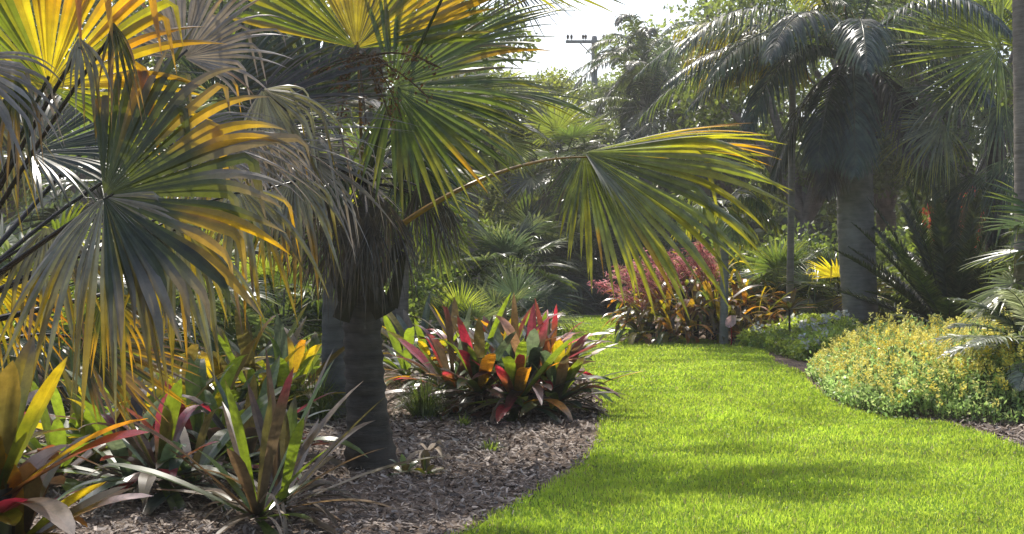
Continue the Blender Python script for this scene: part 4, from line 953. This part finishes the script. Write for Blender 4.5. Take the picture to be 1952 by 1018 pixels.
# left side, seen between the near leaves
for i, (px, D, h, L, pl, sd, lab) in enumerate((
        (60, 13, 1.0, .9, ['mid', 'silver', 'green'], 83, 'fan palm glinting through the gaps at the far left'),
        (330, 15, .9, .9, ['silver', 'mid', 'lime'], 84, 'low glossy fan palm seen under the olive frond tips'),
        (540, 17, .6, .8, ['lime', 'mid', 'silver'], 85, 'bright low fan palm left of the grey palm trunk'),
        (200, 19, 2.4, 1.0, ['mid', 'dark', 'silver'], 86, 'taller fan palm half hidden behind the olive frond'),
        (480, 22, 3.6, 1.1, ['dark', 'mid', 'silver'], 87, 'tall fan palm behind the grey dried fronds'),
        (760, 20, 2.6, 1.0, ['dark', 'mid', 'green'], 88, 'fan palm hidden behind the short palm crown'),
        (900, 27, 4.4, 1.1, ['mid', 'dark', 'lime'], 89, 'tall fan palm right of the short palm crown'))):
    fan_palm(lab, at(px, D), h, .13, 18, L, .8, pl, sd, None, M_FAR, 30, (80, -40), .35, 2)
SH = [(-80, 14, 1.3, 1.3, .10, 'far left'), (130, 16.5, 1.5, 1.4, .10, ''), (420, 19.5, 1.6, 1.3, .09, ''), (640, 21, 1.5, 1.6, .09, ''), (800, 24, 1.6, 2.0, .1, ''), (905, 29, 1.8, 2.6, .1, ''), (260, 24, 1.8, 2.6, .11, ''), (10, 22, 1.8, 2.8, .11, ''), (560, 27, 1.8, 2.8, .11, '')]
SL = ['light green glossy bush at the far left behind the near palm', 'light green bush behind the low fan palms at left', 'bright green bush left of the grey trunk, behind the yellow bromeliads', 'green bush filling the gap behind the slim grey trunk',
      'bush behind the silvery palmetto and the yellow-green bromeliads', 'tall bush behind the glossy clumping fan palm', 'tall bush behind the half-hidden fan palm', 'tall bush behind the leftmost glinting fan palm', 'tall bush behind the grey dried fronds']
for i, (px, D, R, H, sz, _) in enumerate(SH):
    shrub(SL[i], at(px, D), R, H, 9000, sz, (.05, .09, .03), (.13, .19, .06), (.34, .46, .06), 700 + i)
SH2 = [(1420, 26, 1.6, 2.2, 'green bush behind the hanging frond tips'), (1545, 25, 1.6, 2.4, 'light bush left of the stout grey trunk, behind the small fan palm'), (1700, 25, 1.8, 2.6, 'bush just right of the stout grey trunk, behind the cycad'), (1930, 23, 2.0, 2.8, 'bush behind the right-edge trunk'),
       (1230, 33, 1.8, 2.4, 'dark bush behind the pink flower sprays'), (1120, 38, 2.4, 3.2, 'dark tall bush closing the end of the lawn'), (1010, 37, 2.2, 3.2, 'dark tall bush behind the left end of the lawn'), (2100, 20, 2.0, 2.6, 'bush beyond the right edge')]
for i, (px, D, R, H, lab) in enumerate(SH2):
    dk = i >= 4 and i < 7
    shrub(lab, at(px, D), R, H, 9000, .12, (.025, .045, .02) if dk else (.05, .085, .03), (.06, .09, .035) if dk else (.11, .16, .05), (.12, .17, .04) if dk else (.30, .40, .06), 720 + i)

# trees closing the view
TR = [(-500, 33, 12, 3.6), (-250, 30, 11.5, 3.4), (0, 34, 13, 3.6), (190, 29, 11, 3.2), (380, 35, 13, 3.6), (560, 31, 11.5, 3.2), (720, 36, 13, 3.4), (860, 40, 11, 2.6),
      (1380, 44, 12, 3.4), (1530, 33, 11, 3.2), (1690, 36, 12.5, 3.4), (1840, 31, 11, 3.2), (2010, 35, 13, 3.6), (2250, 32, 12, 3.6), (2500, 34, 12, 3.6)]
for i, (px, D, H, R) in enumerate(TR):
    tree('tall leafy tree in the green backdrop behind the palms', at(px, D), H, R, 11000, .2, (.05, .08, .025), (.12, .17, .055), (.38, .48, .07), 800 + i, 'backdrop trees behind the palms', .22)
tree('yellow-green tree catching the sun left of the utility pole', at(985, 42), 8.6, 2.0, 15000, .15, (.10, .14, .03), (.2, .24, .05), (.55, .62, .06), 830, None, .25)
tree('pale feathery treetop directly left of the utility pole', at(1085, 46), 8.9, 2.0, 15000, .14, (.10, .14, .05), (.18, .24, .08), (.45, .55, .12), 831, None, .25)
tree('pale treetop below the utility pole crossarm', at(1178, 50), 9.3, 2.2, 15000, .14, (.09, .13, .05), (.16, .22, .08), (.42, .52, .12), 832, None, .25)
tree('pale tree behind the dark arching feather fronds', at(1270, 44), 8.8, 2.4, 15000, .14, (.08, .12, .04), (.14, .2, .07), (.38, .48, .1), 833, None, .25)
HB = [-700, -420, -180, 40, 240, 440, 640, 840, 1040, 1230, 1430, 1630, 1830, 2030, 2240, 2480, 2740]
for i, px in enumerate(HB):
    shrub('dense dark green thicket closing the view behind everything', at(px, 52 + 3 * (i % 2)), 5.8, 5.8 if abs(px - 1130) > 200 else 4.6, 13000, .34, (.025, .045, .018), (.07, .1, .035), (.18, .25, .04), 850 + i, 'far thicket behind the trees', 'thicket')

# ------------------------------------------------------------------ utility pole
bp = at(1133, 48)
U = thing('utility_pole', 'weathered wooden utility pole with a crossarm and insulators against the sky', 'utility pole', bp)
zt = EYE + (HOR - 68) / F * 48
mb = MB(); tube(mb, [bp + A3(0, 0, -.1), bp + A3(0, 0, zt - .1), bp + A3(0, 0, zt - .02), bp + A3(0, 0, zt)], [.16, .115, .09, .02], (.2, .2, .2), m=14); mb.build('pole', M_WOOD, U)
mb = MB(); za = EYE + (HOR - 81) / F * 48
def box(mb, c, s):
    c = np.asarray(c); x, y, z = np.asarray(s) / 2
    v = np.array([[a * x, b * y, d * z] for a in (-1, 1) for b in (-1, 1) for d in (-1, 1)]) + c
    mb.add(v, [[0, 1, 3, 2], [4, 6, 7, 5], [0, 4, 5, 1], [2, 3, 7, 6], [0, 2, 6, 4], [1, 5, 7, 3]], (.2, .2, .2), (0, 0, 0))
box(mb, bp + A3(0, -.17, za), (2.25, .1, .11)); mb.build('crossarm', M_WOOD, U, False)
for px in (1082, 1089, 1111, 1116, 1150, 1156, 1178, 1184):
    c = A3((px - 976) / F * 48, 47.83, za + .055); mb = MB()
    tube(mb, [c + A3(0, 0, z) for z in (0, .06, .061, .12, .13, .19, .2, .24)], [.015, .015, .05, .045, .055, .05, .03, .01], (.2, .2, .2), m=10); mb.build('insulator', M_GLASS, U)
for s in (-1, 1):
    mb = MB(); tube(mb, [bp + A3(s * .55, -.12, za - .05), bp + A3(0, -.12, za - .6)], .02, (.2, .2, .2), m=6); mb.build('brace', M_WOOD, U)

# ------------------------------------------------------------------ humid haze filling the garden
hm, nt, out = new_mat('haze')
vs = nt.nodes.new('ShaderNodeVolumeScatter'); vs.inputs['Density'].default_value = 0.0013; vs.inputs['Anisotropy'].default_value = 0.55
vs.inputs['Color'].default_value = (1, 1, 1, 1); nt.links.new(vs.outputs[0], out.inputs['Volume'])
bm = bmesh.new(); bmesh.ops.create_cube(bm, size=1.0)
for v in bm.verts: v.co = Vector((v.co.x * 110, 38 + v.co.y * 96, 5.5 + v.co.z * 14))
me = bpy.data.meshes.new('haze'); bm.to_mesh(me); bm.free(); me.materials.append(hm)
hz = bpy.data.objects.new('haze', me); col.objects.link(hz); tag(hz, 'thin humid sunlit haze filling the garden', 'haze', None, 'stuff')

# ------------------------------------------------------------------ light, sky, camera
EL, AZ = math.radians(54), math.radians(-13)          # azimuth from +Y, negative = left
tosun = Vector((math.sin(AZ) * math.cos(EL), math.cos(AZ) * math.cos(EL), math.sin(EL)))
sl = bpy.data.lights.new('sun', 'SUN'); sl.energy = 5.0; sl.angle = math.radians(0.5); sl.color = (1.0, 0.95, 0.86)
so = bpy.data.objects.new('sun', sl); so.rotation_euler = tosun.to_track_quat('Z', 'Y').to_euler(); so.location = (0, 0, 30); col.objects.link(so)
w = bpy.data.worlds.new('World'); sc.world = w; w.use_nodes = True
nt = w.node_tree; bg = nt.nodes['Background']; bg.inputs['Strength'].default_value = 0.24
sk = nt.nodes.new('ShaderNodeTexSky'); sk.sky_type = 'NISHITA'; sk.sun_disc = False
sk.sun_elevation = EL; sk.sun_rotation = AZ; sk.air_density = 1.0; sk.dust_density = 3.5; sk.ozone_density = 1.0
nt.links.new(sk.outputs[0], bg.inputs['Color'])

cd = bpy.data.cameras.new('camera'); cd.sensor_width = 36; cd.lens = 36 * F / 1952; cd.clip_end = 800; cd.clip_start = 0.05
cd.shift_y = -(509 - HOR) / 1952
co = bpy.data.objects.new('camera', cd); co.location = (0, 0, EYE); co.rotation_euler = (math.radians(90), 0, 0); col.objects.link(co)
sc.camera = co
sc.view_settings.view_transform = 'Standard'; sc.view_settings.look = 'None'; sc.view_settings.exposure = 0; sc.view_settings.gamma = 1
sc.render.engine = 'CYCLES'
cy = sc.cycles
cy.max_bounces = 7; cy.diffuse_bounces = 4; cy.glossy_bounces = 2; cy.transmission_bounces = 4; cy.transparent_max_bounces = 4
cy.use_denoising = True; cy.caustics_reflective = False; cy.caustics_refractive = False
